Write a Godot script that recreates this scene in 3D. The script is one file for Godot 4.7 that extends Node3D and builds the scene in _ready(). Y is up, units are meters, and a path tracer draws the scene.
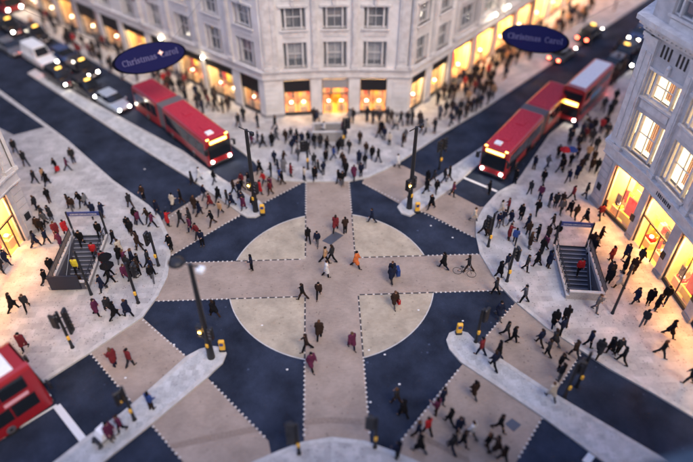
extends Node3D
# A busy diagonal crossing at dusk, seen from a high roof. Units are metres, y up; the ring at the middle of the crossing is centred on the origin.

const PAVE_L = [[-68.61, -63.39], [-24.84, -19.49], [-18.76, -12.6], [-15.03, -9.05], [-13.85, -7.57], [-12.71, -5.13], [-12.19, -2.99], [-12.01, -0.64], [-12.33, 1.23], [-13.05, 3.25], [-15.86, 6.17], [-18.06, 8.3], [-45.66, 37.26], [-75, 25], [-95, -40]]
const PAVE_R = [[65.74, -61.92], [21.6, -18.4], [16.51, -10.96], [14.51, -9.61], [12.92, -7.64], [11.88, -5.88], [11.52, -4.13], [11.4, -2.04], [11.81, -0.05], [12.17, 1.39], [12.82, 2.87], [14.39, 5.34], [16.12, 7.35], [17.35, 8.77], [19.51, 10.79], [21.14, 12.48], [51.94, 38.0], [80, 10], [95, -40]]
const PAVE_T = [[-54.97, -64.5], [-11.2, -20.6], [-6.75, -15.2], [-5.6, -13.0], [-4.2, -12.0], [-1.9, -11.75], [1.9, -11.7], [3.6, -12.2], [5.4, -13.4], [7.1, -14.9], [11.39, -19.11], [15.87, -23.1], [19.99, -27.13], [64.13, -70.65], [30, -90], [-30, -90]]
const PAVE_B = [[-19.85, 30.02], [-5.46, 14.53], [-4.67, 14.09], [-3.41, 13.55], [-2.05, 13.05], [-0.32, 12.81], [1.56, 13.13], [3.0, 13.77], [4.39, 14.49], [5.56, 15.24], [24.81, 31.19], [24, 40], [-24, 40]]
const ISLE_UL = [[-33.2, -33.32], [-17.69, -17.92], [-12.21, -12.72], [-7.34, -7.69], [-6.73, -7.15], [-5.99, -7.12], [-5.41, -7.61], [-5.33, -8.39], [-5.79, -9.2], [-6.68, -9.92], [-10.33, -13.54], [-13.38, -16.99], [-18.41, -21.39], [-30.66, -32.27], [-32.63, -34.27]]
const ISLE_UR = [[24.49, -26.28], [18.79, -20.66], [14.92, -16.78], [10.74, -12.99], [6.19, -8.71], [5.68, -7.93], [5.93, -7.14], [6.62, -6.73], [7.55, -7.46], [10.42, -10.06], [11.29, -11.03], [13.94, -13.95], [18.95, -19.36], [24.65, -24.98]]
const ISLE_LL = [[-29.44, 27.95], [-15.64, 13.47], [-14.62, 12.35], [-12.83, 10.74], [-11.66, 9.37], [-9.54, 6.68], [-8.77, 6.15], [-8.02, 5.94], [-7.36, 6.05], [-6.98, 6.55], [-7.16, 7.33], [-7.6, 7.85], [-7.98, 8.37], [-10.86, 11.52], [-13.25, 13.95], [-27.05, 28.43]]
const ISLE_LR = [[34.0, 30.89], [14.75, 14.94], [12.07, 11.92], [8.04, 7.88], [7.51, 6.85], [7.43, 6.1], [7.73, 5.53], [8.25, 5.29], [8.98, 5.55], [9.53, 6.53], [13.01, 10.15], [17.87, 14.59], [37.12, 30.54]]
const CROSSINGS = [[[-12.17, -2.88], [-7.33, -7.56], [-2.36, -11.66], [0.24, -14.35], [-2.51, -16.89], [-6.5, -13.54], [-10.67, -10.64], [-13.44, -7.55], [-14.24, -5.37]], [[2.98, -11.51], [5.99, -8.45], [8.24, -7.04], [11.44, -3.95], [13.78, -5.43], [14.8, -7.96], [12.64, -7.78], [10.86, -9.62], [8.88, -12.01], [6.92, -13.92], [4.4, -14.97]], [[-13.13, 3.15], [-9.39, 6.85], [-7.76, 8.64], [-5.77, 10.95], [-3.98, 12.84], [-3.52, 14.9], [-7.79, 14.77], [-8.66, 13.92], [-10.86, 11.52], [-12.39, 9.91], [-15.9, 6.01], [-15.27, 3.33]], [[12.96, 2.87], [10.15, 5.85], [8.26, 7.92], [4.73, 11.87], [3.64, 13.17], [3.08, 15.19], [9.13, 15.45], [9.93, 14.73], [12.26, 11.96], [13.95, 9.83], [16.08, 7.46], [15.57, 4.64]]]
const STUD_LINES = [[[-12.17, -2.88], [-7.33, -7.56]], [[-8.3, -6.59], [-2.36, -11.66]], [[2.98, -11.51], [11.44, -3.95]], [[12.68, 3.14], [8.26, 7.92]], [[7.89, 8.37], [3.64, 13.17]], [[16.05, 7.54], [13.95, 9.83]], [[12.26, 11.96], [9.93, 14.73]], [[-13.1, 3.33], [-9.39, 6.85]], [[-7.76, 8.64], [-3.98, 12.84]], [[-15.88, 6.09], [-12.39, 9.91]], [[-10.86, 11.52], [-8.66, 13.92]], [[-13.15, -7.29], [-10.67, -10.64]]]
const ROAD_LINES = [[[-16.81, 9.99], [-14.55, 12.38], 0.42], [[-19.39, 12.11], [-16.83, 9.92], 0.14], [[12.0, -11.96], [14.55, -9.82], 0.26], [[13.78, 14.96], [14.69, 14.15], 0.4]]
const GULLY = [[-10.64, 13.23], [-7.92, 12.61], [-5.09, 12.1], [-3.06, 11.79], [-0.41, 11.65], [2.23, 11.96], [4.22, 12.63], [5.83, 13.58], [7.35, 14.62]]
const SIDE_ROAD = [[-34.4, -28.38], [-27.59, -21.74], [-30.1, -20.39], [-31.93, -21.73], [-37.12, -27.42]]
const COVERS = [[[-0.64, -4.1], [0.41, -5.18], [1.07, -4.68], [0.05, -3.61]], [[9.88, 12.35], [10.38, 12.01], [10.81, 12.46], [10.25, 12.89]]]
const COLOUR_NAMES = ["black", "charcoal", "navy", "dark brown", "grey", "dark grey", "red", "plum", "pink", "blue", "white", "cream", "orange", "tan", "maroon", "lime", "yellow", "brown", "blond"]
# x, ground height, z, heading, size, pose, coat colour, trouser colour, hair colour, long coat, label, carries
const PEOPLE = [
	[3.29, 0.120, 14.27, 215, 1.00, 4, 2, 1, 0, 0, "person in navy jacket, charcoal trousers on the dark-edged lower crossing", ""],
	[4.57, 0.012, 13.90, 230, 1.02, 3, 0, 5, 0, 1, "person in black long coat, dark grey trousers on the dark-edged lower crossing", ""],
	[6.41, 0.012, 13.92, 217, 1.00, 0, 1, 2, 0, 0, "person in charcoal jacket, navy trousers on the dark-edged lower crossing", ""],
	[4.60, 0.012, 12.96, 69, 1.00, 1, 2, 3, 17, 0, "person in navy jacket, dark brown trousers on the dark-edged lower crossing", ""],
	[7.05, 0.012, 13.70, 47, 1.04, 1, 0, 2, 3, 0, "person in black jacket, navy trousers on the dark-edged lower crossing", ""],
	[9.12, 0.012, 14.71, 205, 0.98, 3, 3, 1, 0, 0, "person in dark brown jacket, charcoal trousers on the dark-edged lower crossing", ""],
	[5.19, 0.012, 12.80, 212, 0.99, 1, 6, 0, 3, 0, "person in red jacket, black trousers on the dark-edged lower crossing", ""],
	[8.90, 0.012, 14.15, 254, 1.03, 3, 3, 5, 0, 1, "person, dark brown long coat, dark grey trousers on dark-edged lower crossing, first from steel plate", ""],
	[8.44, 0.012, 13.89, 217, 0.97, 2, 0, 3, 17, 0, "person, black jacket, dark brown trousers on dark-edged lower crossing, second from steel plate", ""],
	[6.98, 0.012, 12.81, 19, 0.97, 4, 2, 3, 3, 1, "person in navy long coat, dark brown trousers on the dark-edged lower crossing", ""],
	[7.73, 0.012, 13.10, 234, 0.96, 0, 10, 5, 3, 0, "person in white jacket, dark grey trousers on the dark-edged lower crossing", ""],
	[3.90, 0.012, 11.62, 224, 1.02, 1, 0, 0, 0, 1, "person in black long coat, black trousers on the dark-edged lower crossing", ""],
	[6.59, 0.012, 12.24, 233, 0.96, 0, 0, 1, 0, 0, "person in black jacket, charcoal trousers on the dark-edged lower crossing", ""],
	[5.91, 0.012, 11.57, 221, 0.99, 5, 7, 3, 0, 0, "person in plum jacket, dark brown trousers on the dark-edged lower crossing", ""],
	[3.61, 0.012, 10.75, 230, 0.96, 3, 1, 3, 17, 0, "person in charcoal jacket, dark brown trousers on the dark-edged lower crossing", ""],
	[9.36, 0.012, 12.78, 43, 1.03, 3, 0, 3, 3, 0, "person, black jacket, dark brown trousers on dark-edged lower crossing, first from steel plate", ""],
	[6.37, 0.012, 10.80, 54, 0.95, 2, 2, 5, 0, 1, "person in navy long coat, dark grey trousers on the dark-edged lower crossing", ""],
	[-12.88, 0.120, 12.46, 61, 1.04, 4, 7, 5, 0, 1, "person in plum long coat, dark grey trousers near the double-decker crossing", ""],
	[8.39, 0.012, 10.42, 208, 0.94, 0, 3, 5, 0, 1, "person, dark brown long coat, dark grey trousers on dark-edged lower crossing, second from steel plate", ""],
	[-12.42, 0.120, 11.97, 327, 1.01, 2, 7, 0, 3, 0, "person in plum jacket, black trousers near the double-decker crossing", ""],
	[-11.00, 0.120, 10.54, 153, 1.01, 4, 9, 3, 0, 0, "person in blue jacket, dark brown trousers near the double-decker crossing", ""],
	[-1.50, 0.012, 7.98, 35, 1.04, 0, 7, 0, 0, 1, "person in plum long coat, black trousers near the double-decker crossing", ""],
	[12.98, 0.120, 10.83, 195, 0.94, 3, 11, 5, 17, 1, "person in cream long coat, dark grey trousers on the dark-edged lower crossing", ""],
	[-1.80, 0.012, 6.54, 279, 1.03, 3, 3, 0, 3, 0, "person, dark brown jacket, black trousers on crossing centre, third from dark steel floor plate", ""],
	[1.14, 0.012, 6.50, 23, 1.02, 1, 7, 2, 17, 1, "person in plum long coat, navy trousers on the crossing centre", ""],
	[10.02, 0.120, 8.48, 212, 1.03, 0, 2, 0, 3, 0, "person in navy jacket, black trousers on crossing by speckled island", ""],
	[-0.96, 0.012, 5.54, 176, 1.04, 2, 3, 0, 17, 1, "person in dark brown long coat, black trousers on the crossing centre", ""],
	[9.42, 0.120, 7.42, 233, 1.03, 1, 14, 2, 0, 0, "person in maroon jacket, navy trousers on crossing by speckled island", ""],
	[13.97, 0.012, 9.49, 206, 1.01, 4, 1, 5, 3, 0, "person in charcoal jacket, dark grey trousers on the dark-edged lower crossing", ""],
	[10.56, 0.012, 7.55, 246, 0.97, 2, 0, 2, 0, 1, "person, black long coat, navy trousers on crossing by speckled island, first from island signal post", ""],
	[14.15, 0.012, 8.73, 35, 1.01, 5, 0, 0, 3, 0, "person in black jacket, black trousers on the dark-edged lower crossing", ""],
	[-12.95, 0.012, 7.26, 145, 1.01, 2, 14, 1, 0, 0, "person in maroon jacket, charcoal trousers near the double-decker crossing", ""],
	[13.75, 0.012, 7.61, 236, 0.96, 2, 1, 0, 3, 0, "person, charcoal jacket, black trousers on crossing by speckled island, second from island signal post", ""],
	[-13.96, 0.012, 7.19, 236, 1.02, 5, 14, 2, 17, 1, "person in maroon long coat, navy trousers near the double-decker crossing", ""],
	[11.76, 0.012, 6.46, 74, 1.00, 3, 0, 0, 3, 0, "person in black jacket, black trousers on crossing by speckled island", ""],
	[11.44, 0.012, 5.93, 45, 0.94, 3, 1, 0, 0, 0, "person, charcoal jacket, black trousers on crossing by speckled island, first from island signal post", ""],
	[13.51, 0.012, 6.70, 217, 0.94, 0, 2, 3, 3, 0, "person in navy jacket, dark brown trousers on crossing by speckled island", ""],
	[15.44, 0.012, 7.76, 207, 0.99, 3, 3, 1, 3, 0, "person in dark brown jacket, charcoal trousers on crossing by speckled island", ""],
	[14.40, 0.012, 6.82, 220, 1.01, 3, 1, 5, 3, 1, "person in charcoal long coat, dark grey trousers on crossing by speckled island", ""],
	[4.30, 0.012, 2.94, 19, 0.96, 0, 3, 5, 17, 1, "person in dark brown long coat, dark grey trousers on the crossing centre", "B5"],
	[-8.13, 0.012, 3.31, 234, 0.97, 3, 0, 3, 3, 1, "person in black long coat, dark brown trousers near the double-decker crossing", ""],
	[16.97, 0.120, 7.83, 135, 1.01, 3, 1, 3, 0, 1, "person, charcoal long coat, dark brown trousers around shop-lit subway stairs, second from subway sign", ""],
	[-2.10, 0.012, 2.01, 254, 0.95, 3, 0, 3, 3, 0, "person in black jacket, dark brown trousers on the crossing centre", ""],
	[-0.96, 0.012, 1.86, -7, 0.94, 0, 3, 0, 0, 0, "person, dark brown jacket, black trousers on crossing centre, second from dark steel floor plate", ""],
	[11.32, 0.012, 4.26, 32, 1.03, 0, 2, 5, 0, 1, "person in navy long coat, dark grey trousers on crossing by speckled island", ""],
	[18.30, 0.120, 8.44, 230, 0.96, 0, 0, 0, 0, 0, "person in black jacket, black trousers around the shop-lit subway stairs, second from the subway sign", ""],
	[16.61, 0.120, 7.08, 84, 0.96, 2, 2, 0, 3, 0, "person in navy jacket, black trousers around the shop-lit subway stairs, second from the subway sign", ""],
	[15.12, 0.120, 6.01, 214, 1.00, 5, 2, 0, 0, 0, "person in navy jacket, black trousers around the shop-lit subway stairs, first from the subway sign", ""],
	[17.80, 0.120, 7.70, 272, 1.00, 2, 0, 3, 0, 1, "person in black long coat, dark brown trousers around the shop-lit subway stairs", ""],
	[18.29, 0.120, 7.70, 349, 0.94, 5, 1, 0, 17, 0, "person in charcoal jacket, black trousers around the shop-lit subway stairs, third from the subway sign", ""],
	[14.84, 0.120, 5.30, 163, 0.98, 2, 0, 2, 0, 1, "person, black long coat, navy trousers around shop-lit subway stairs, second from subway sign", ""],
	[21.84, 0.120, 10.13, 240, 0.99, 1, 0, 1, 3, 0, "person in black jacket, charcoal trousers around the shop-lit subway stairs, fourth from the subway sign", ""],
	[15.69, 0.120, 5.05, 166, 1.03, 3, 0, 3, 3, 0, "person in black jacket, dark brown trousers around the shop-lit subway stairs", ""],
	[4.35, 0.012, 0.60, 200, 1.02, 2, 2, 1, 0, 1, "person in navy long coat, charcoal trousers on the crossing centre", ""],
	[-13.99, 0.120, 3.16, 244, 0.99, 1, 2, 0, 17, 1, "person in navy long coat, black trousers on pavement above double-decker", ""],
	[-14.80, 0.120, 3.33, 119, 1.00, 3, 0, 0, 0, 1, "person in black long coat, black trousers on pavement above double-decker", ""],
	[13.40, 0.120, 3.05, 252, 1.03, 1, 5, 0, 0, 0, "person in dark grey jacket, black trousers around the shop-lit subway stairs", ""],
	[-0.37, 0.012, -0.16, 92, 0.96, 2, 10, 0, 3, 1, "person in white long coat, black trousers on the crossing centre", ""],
	[11.62, 0.012, 2.06, 238, 0.97, 1, 1, 0, 3, 0, "person, charcoal jacket, black trousers on crossing by speckled island, third from island signal post", ""],
	[4.41, 0.012, 0.04, 5, 0.93, 5, 2, 0, 17, 0, "person, navy jacket, black trousers on crossing centre, first from dark steel floor plate", "B1"],
	[21.01, 0.120, 8.00, 63, 0.96, 0, 0, 1, 17, 0, "person in black jacket, charcoal trousers around the shop-lit subway stairs, third from the subway sign", ""],
	[-20.03, 0.120, 5.76, 1, 1.02, 2, 14, 1, 0, 1, "person in maroon long coat, charcoal trousers on pavement above double-decker", ""],
	[-15.37, 0.120, 2.76, 48, 0.97, 3, 1, 0, 3, 1, "person in charcoal long coat, black trousers on pavement above double-decker", ""],
	[-16.13, 0.120, 3.00, 85, 0.98, 2, 7, 0, 3, 1, "person in plum long coat, black trousers on pavement above double-decker", ""],
	[1.84, 0.012, -1.02, 71, 1.01, 0, 12, 1, 0, 1, "person in orange long coat, charcoal trousers on the crossing centre", "S"],
	[-5.88, 0.012, -1.09, 283, 0.92, 5, 2, 0, 0, 0, "person, navy jacket, black trousers on crossing centre, second from dark steel floor plate", "W"],
	[-0.46, 0.012, -1.61, 96, 0.99, 0, 13, 0, 0, 0, "person in tan jacket, black trousers on the crossing centre", ""],
	[18.14, 0.120, 4.09, 44, 1.03, 2, 5, 5, 17, 0, "person in dark grey jacket, dark grey trousers around the shop-lit subway stairs", ""],
	[0.09, 0.012, -1.81, 250, 0.98, 0, 1, 0, 3, 0, "person in charcoal jacket, black trousers on the crossing centre", ""],
	[8.35, 0.012, -0.64, 247, 0.99, 0, 0, 2, 0, 1, "person, black long coat, navy trousers on crossing by speckled island, second from island signal post", ""],
	[10.13, 0.012, -0.25, 252, 0.98, 3, 1, 3, 3, 0, "person in charcoal jacket, dark brown trousers on crossing by speckled island", ""],
	[12.27, 0.120, 0.51, 101, 0.95, 2, 0, 0, 0, 1, "person, black long coat, black trousers around shop-lit subway stairs, fifth from subway sign", ""],
	[20.92, 0.120, 5.47, 135, 0.93, 2, 1, 5, 0, 0, "person in charcoal jacket, dark grey trousers around the shop-lit subway stairs", ""],
	[22.26, 0.120, 6.45, 62, 1.00, 0, 0, 1, 0, 1, "person in black long coat, charcoal trousers around the shop-lit subway stairs", ""],
	[-12.99, 0.120, -0.17, 194, 0.92, 3, 0, 5, 3, 0, "person in black jacket, dark grey trousers around the shaded subway stairs", ""],
	[13.01, 0.120, -0.34, 18, 0.92, 1, 2, 5, 0, 0, "person, navy jacket, dark grey trousers around shop-lit subway stairs, fourth from subway sign", ""],
	[-16.30, 0.120, 0.69, 306, 0.97, 1, 2, 1, 3, 1, "person, navy long coat, charcoal trousers around shaded subway stairs, second from blue subway sign", ""],
	[-13.10, 0.120, -0.80, 127, 1.00, 2, 2, 0, 3, 0, "person, navy jacket, black trousers around shaded subway stairs, third from blue subway sign", ""],
	[-14.42, 0.120, -0.33, 109, 1.00, 1, 0, 1, 0, 1, "person in black long coat, charcoal trousers around the shaded subway stairs", ""],
	[14.37, 0.120, -0.03, 64, 0.96, 2, 1, 0, 3, 0, "person in charcoal jacket, black trousers around the shop-lit subway stairs, first from the subway sign", ""],
	[-14.89, 0.120, -0.35, 40, 0.97, 3, 7, 1, 17, 1, "person in plum long coat, charcoal trousers around the shaded subway stairs", ""],
	[-1.01, 0.012, -3.54, -14, 0.90, 1, 2, 5, 0, 0, "person in navy jacket, dark grey trousers on the crossing centre", ""],
	[-15.92, 0.120, 0.05, 107, 1.00, 3, 0, 0, 0, 0, "person, black jacket, black trousers around shaded subway stairs, third from blue subway sign", "U3"],
	[-14.07, 0.120, -0.84, 313, 0.97, 5, 3, 0, 3, 0, "person, dark brown jacket, black trousers around shaded subway stairs, third from blue subway sign", ""],
	[21.20, 0.120, 3.47, 261, 0.94, 1, 2, 1, 0, 1, "person in navy long coat, charcoal trousers around the shop-lit subway stairs", ""],
	[-1.71, 0.012, -3.97, 198, 0.89, 1, 0, 0, 0, 0, "person in black jacket, black trousers on the crossing centre", ""],
	[22.35, 0.120, 4.17, 64, 0.96, 4, 0, 5, 3, 1, "person, black long coat, dark grey trousers around shop-lit subway stairs, fourth from subway sign", ""],
	[-13.52, 0.120, -1.68, 92, 1.00, 1, 1, 1, 0, 0, "person, charcoal jacket, charcoal trousers around shaded subway stairs, second from blue subway sign", ""],
	[15.34, 0.120, -0.52, 251, 1.00, 1, 0, 0, 0, 1, "person, black long coat, black trousers around shop-lit subway stairs, third from subway sign", ""],
	[-14.24, 0.120, -1.48, 90, 0.91, 1, 0, 2, 3, 0, "person, black jacket, navy trousers around shaded subway stairs, second from blue subway sign", ""],
	[-21.07, 0.120, 2.24, 17, 0.94, 0, 1, 0, 17, 0, "person, charcoal jacket, black trousers around shaded subway stairs, first from blue subway sign", ""],
	[-14.94, 0.120, -1.26, 153, 0.91, 3, 1, 0, 3, 1, "person in charcoal long coat, black trousers around the shaded subway stairs", ""],
	[16.13, 0.120, -0.32, 92, 1.02, 4, 2, 3, 0, 1, "person in navy long coat, dark brown trousers around the shop-lit subway stairs", ""],
	[22.09, 0.120, 3.58, 332, 0.95, 5, 0, 0, 0, 1, "person, black long coat, black trousers around shop-lit subway stairs, sixth from subway sign", ""],
	[-16.24, 0.120, -0.83, 119, 0.94, 0, 2, 0, 3, 0, "person, navy jacket, black trousers around shaded subway stairs, second from blue subway sign", "U3"],
	[19.93, 0.120, 1.56, 139, 1.00, 2, 0, 0, 3, 1, "person, black long coat, black trousers around shop-lit subway stairs, fourth from subway sign", ""],
	[20.59, 0.120, 1.99, 239, 0.97, 3, 11, 3, 0, 1, "person in cream long coat, dark brown trousers around the shop-lit subway stairs", ""],
	[-21.97, 0.120, 2.30, 128, 1.03, 3, 0, 0, 3, 1, "person, black long coat, black trousers around shaded subway stairs, third from blue subway sign", ""],
	[-14.75, 0.120, -1.89, 112, 0.97, 1, 2, 1, 17, 1, "person, navy long coat, charcoal trousers around shaded subway stairs, first from blue subway sign", ""],
	[1.21, 0.012, -4.92, 188, 0.96, 4, 3, 0, 0, 0, "person, dark brown jacket, black trousers on crossing centre, first from dark steel floor plate", ""],
	[-15.29, 0.120, -1.84, 123, 0.93, 5, 7, 0, 17, 1, "person in plum long coat, black trousers around the shaded subway stairs", ""],
	[-9.88, 0.012, -3.91, -18, 0.95, 5, 2, 0, 0, 0, "person, navy jacket, black trousers near front bus crossing, second from yellow island beacon", ""],
	[23.24, 0.120, 3.49, 323, 1.02, 1, 0, 2, 0, 0, "person in black jacket, navy trousers around the shop-lit subway stairs", ""],
	[0.46, 0.012, -5.24, 165, 0.95, 0, 14, 0, 3, 1, "person in maroon long coat, black trousers on the crossing centre", ""],
	[-12.23, 0.012, -3.48, -32, 0.96, 4, 0, 0, 0, 1, "person, black long coat, black trousers near front bus crossing, fourth from yellow island beacon", ""],
	[20.34, 0.120, 0.85, 317, 0.97, 3, 1, 3, 3, 1, "person, charcoal long coat, dark brown trousers around shop-lit subway stairs, first from subway sign", ""],
	[-16.77, 0.120, -1.80, 7, 0.95, 2, 14, 5, 0, 1, "person in maroon long coat, dark grey trousers around the shaded subway stairs", ""],
	[-15.76, 0.120, -2.30, 182, 0.93, 0, 0, 5, 3, 1, "person in black long coat, dark grey trousers around the shaded subway stairs", ""],
	[16.05, 0.120, -1.81, 144, 0.90, 4, 0, 1, 0, 0, "person in black jacket, charcoal trousers around the shop-lit subway stairs, second from the subway sign", ""],
	[-20.42, 0.120, 0.02, 83, 1.00, 3, 0, 1, 0, 0, "person in black jacket, charcoal trousers around the shaded subway stairs", ""],
	[15.29, 0.120, -2.45, 68, 0.98, 4, 3, 5, 17, 1, "person in dark brown long coat, dark grey trousers around the shop-lit subway stairs", ""],
	[12.35, 0.120, -3.74, 184, 0.91, 3, 3, 1, 3, 1, "person, dark brown long coat, charcoal trousers around shop-lit subway stairs, second from subway sign", ""],
	[14.29, 0.120, -3.02, 159, 0.92, 1, 9, 1, 0, 0, "person in blue jacket, charcoal trousers around the shop-lit subway stairs", ""],
	[16.41, 0.120, -2.18, 291, 0.95, 2, 7, 0, 0, 0, "person in plum jacket, black trousers around the shop-lit subway stairs", ""],
	[-10.41, 0.012, -4.87, -39, 0.92, 3, 14, 1, 0, 0, "person in maroon jacket, charcoal trousers near the front bus crossing", ""],
	[-14.61, 0.120, -3.47, 243, 0.95, 1, 3, 3, 3, 0, "person in dark brown jacket, dark brown trousers around the shaded subway stairs", ""],
	[12.08, 0.120, -4.18, 86, 0.93, 0, 1, 3, 3, 0, "person, charcoal jacket, dark brown trousers around shop-lit subway stairs, second from subway sign", ""],
	[3.44, 0.012, -6.14, 270, 0.88, 0, 2, 2, 3, 0, "person in navy jacket, navy trousers on the crossing centre", ""],
	[-15.93, 0.120, -3.03, 56, 0.96, 1, 11, 5, 3, 1, "person in cream long coat, dark grey trousers around the shaded subway stairs", ""],
	[13.94, 0.120, -3.51, 61, 0.98, 5, 14, 3, 3, 1, "person in maroon long coat, dark brown trousers around the shop-lit subway stairs", ""],
	[21.56, 0.120, 0.44, 234, 1.01, 5, 0, 5, 3, 1, "person, black long coat, dark grey trousers around shop-lit subway stairs, third from subway sign", ""],
	[22.03, 0.120, 0.67, 127, 1.01, 2, 3, 1, 3, 1, "person, dark brown long coat, charcoal trousers around shop-lit subway stairs, first from subway sign", ""],
	[-14.75, 0.120, -3.93, 294, 0.93, 2, 3, 0, 0, 0, "person, dark brown jacket, black trousers around shaded subway stairs, second from blue subway sign", ""],
	[-20.47, 0.120, -1.32, 37, 0.93, 0, 0, 0, 3, 1, "person, black long coat, black trousers around shaded subway stairs, second from blue subway sign", ""],
	[-11.03, 0.012, -5.55, -54, 0.95, 2, 7, 2, 3, 0, "person in plum jacket, navy trousers near the front bus crossing", ""],
	[16.12, 0.120, -3.30, 253, 0.98, 4, 0, 1, 0, 0, "person in black jacket, charcoal trousers around the shop-lit subway stairs, first from the subway sign", ""],
	[21.01, 0.120, -0.72, 212, 0.94, 2, 14, 0, 0, 1, "person in maroon long coat, black trousers around the shop-lit subway stairs", ""],
	[15.54, 0.120, -3.80, 169, 0.91, 1, 3, 1, 3, 0, "person, dark brown jacket, charcoal trousers around shop-lit subway stairs, second from subway sign", ""],
	[-9.40, 0.012, -6.29, -56, 0.96, 3, 0, 3, 0, 0, "person, black jacket, dark brown trousers near front bus crossing, first from yellow island beacon", ""],
	[16.93, 0.120, -3.31, 119, 0.92, 2, 3, 1, 0, 0, "person, dark brown jacket, charcoal trousers around shop-lit subway stairs, first from subway sign", ""],
	[19.94, 0.120, -1.65, 93, 1.00, 3, 0, 0, 17, 1, "person, black long coat, black trousers around shop-lit subway stairs, first from subway sign", ""],
	[13.49, 0.120, -5.02, 316, 0.88, 5, 2, 5, 3, 0, "person, navy jacket, dark grey trousers around shop-lit subway stairs, third from subway sign", ""],
	[-16.67, 0.120, -4.24, 80, 0.88, 1, 0, 0, 3, 0, "person, black jacket, black trousers around shaded subway stairs, first from blue subway sign", ""],
	[11.71, 0.012, -5.92, 55, 0.89, 3, 11, 5, 17, 1, "person in cream long coat, dark grey trousers near the upper bus crossing", ""],
	[17.75, 0.120, -3.47, 199, 0.95, 0, 0, 5, 0, 0, "person in black jacket, dark grey trousers around the shop-lit subway stairs", ""],
	[20.05, 0.120, -2.24, 163, 0.96, 2, 3, 3, 3, 1, "person in dark brown long coat, dark brown trousers around the shop-lit subway stairs", ""],
	[23.01, 0.120, -0.31, 103, 1.01, 1, 1, 3, 3, 0, "person, charcoal jacket, dark brown trousers around shop-lit subway stairs, first from subway sign", ""],
	[13.93, 0.120, -5.38, 34, 0.89, 2, 2, 5, 3, 0, "person, navy jacket, dark grey trousers around shop-lit subway stairs, second from subway sign", ""],
	[-11.92, 0.012, -6.44, 150, 0.91, 0, 1, 1, 0, 0, "person in charcoal jacket, charcoal trousers near the front bus crossing", ""],
	[-11.23, 0.012, -6.67, -70, 0.94, 5, 1, 2, 3, 1, "person in charcoal long coat, navy trousers near the front bus crossing", ""],
	[22.28, 0.120, -0.99, 296, 0.92, 2, 2, 0, 3, 1, "person, navy long coat, black trousers around shop-lit subway stairs, second from subway sign", ""],
	[-15.54, 0.120, -5.25, 223, 0.88, 5, 0, 3, 3, 0, "person, black jacket, dark brown trousers around shaded subway stairs, first from blue subway sign", ""],
	[15.80, 0.120, -4.75, 239, 0.90, 1, 2, 0, 17, 1, "person, navy long coat, black trousers around shop-lit subway stairs, first from subway sign", ""],
	[14.55, 0.120, -5.35, 282, 0.89, 3, 2, 5, 3, 1, "person in navy long coat, dark grey trousers around the shop-lit subway stairs", ""],
	[-12.95, 0.012, -6.36, 111, 0.94, 5, 6, 1, 0, 1, "person, red long coat, charcoal trousers near front bus crossing, second from yellow island beacon", ""],
	[-6.16, 0.120, -8.02, -16, 0.92, 1, 0, 0, 3, 1, "person, black long coat, black trousers near front bus crossing, first from yellow island beacon", ""],
	[-8.89, 0.012, -7.59, -22, 0.86, 0, 13, 1, 3, 0, "person in tan jacket, charcoal trousers near the front bus crossing", ""],
	[-14.09, 0.120, -6.16, 101, 0.93, 0, 7, 0, 0, 0, "person, plum jacket, black trousers around shaded subway stairs, first from blue subway sign", ""],
	[-7.03, 0.120, -8.04, -38, 0.87, 2, 7, 5, 3, 1, "person in plum long coat, dark grey trousers near the front bus crossing", ""],
	[8.50, 0.012, -7.66, 307, 0.93, 0, 0, 0, 17, 1, "person, black long coat, black trousers near upper bus crossing, first from yellow island beacon", ""],
	[-10.59, 0.012, -7.61, 117, 0.88, 3, 2, 3, 0, 1, "person in navy long coat, dark brown trousers near the front bus crossing", ""],
	[-15.94, 0.120, -5.87, 26, 0.87, 0, 0, 0, 0, 1, "person, black long coat, black trousers around shaded subway stairs, first from blue subway sign", ""],
	[17.74, 0.120, -4.67, 251, 0.90, 1, 3, 5, 0, 0, "person in dark brown jacket, dark grey trousers around the shop-lit subway stairs", ""],
	[-24.11, 0.120, -1.47, 71, 0.92, 2, 1, 1, 3, 0, "person, charcoal jacket, charcoal trousers around shaded subway stairs, first from blue subway sign", ""],
	[20.97, 0.120, -2.98, 54, 0.92, 4, 0, 5, 3, 1, "person, black long coat, dark grey trousers around shop-lit subway stairs, first from subway sign", ""],
	[-7.16, 0.120, -8.59, -29, 0.91, 3, 2, 0, 0, 1, "person, navy long coat, black trousers near front bus crossing, first from yellow island beacon", ""],
	[15.52, 0.120, -5.89, 300, 0.94, 4, 0, 2, 3, 1, "person, black long coat, navy trousers around shop-lit subway stairs, first from subway sign", ""],
	[-15.22, 0.120, -6.46, 244, 0.89, 1, 7, 2, 0, 0, "person in plum jacket, navy trousers around the shaded subway stairs", ""],
	[14.02, 0.120, -6.60, 76, 0.90, 3, 11, 0, 0, 1, "person in cream long coat, black trousers around the shop-lit subway stairs", ""],
	[-8.04, 0.120, -8.55, -49, 0.88, 0, 2, 0, 0, 1, "person, navy long coat, black trousers near front bus crossing, second from yellow island beacon", ""],
	[-14.57, 0.120, -6.80, 315, 0.91, 3, 3, 1, 0, 0, "person in dark brown jacket, charcoal trousers around the shaded subway stairs", ""],
	[-20.70, 0.120, -4.15, 329, 0.90, 1, 7, 5, 3, 1, "person in plum long coat, dark grey trousers around the shaded subway stairs", ""],
	[-11.08, 0.012, -8.20, 155, 0.95, 3, 3, 5, 17, 1, "person in dark brown long coat, dark grey trousers near the front bus crossing", ""],
	[-8.44, 0.120, -8.89, -66, 0.88, 2, 1, 5, 3, 0, "person in charcoal jacket, dark grey trousers near the front bus crossing", ""],
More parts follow.
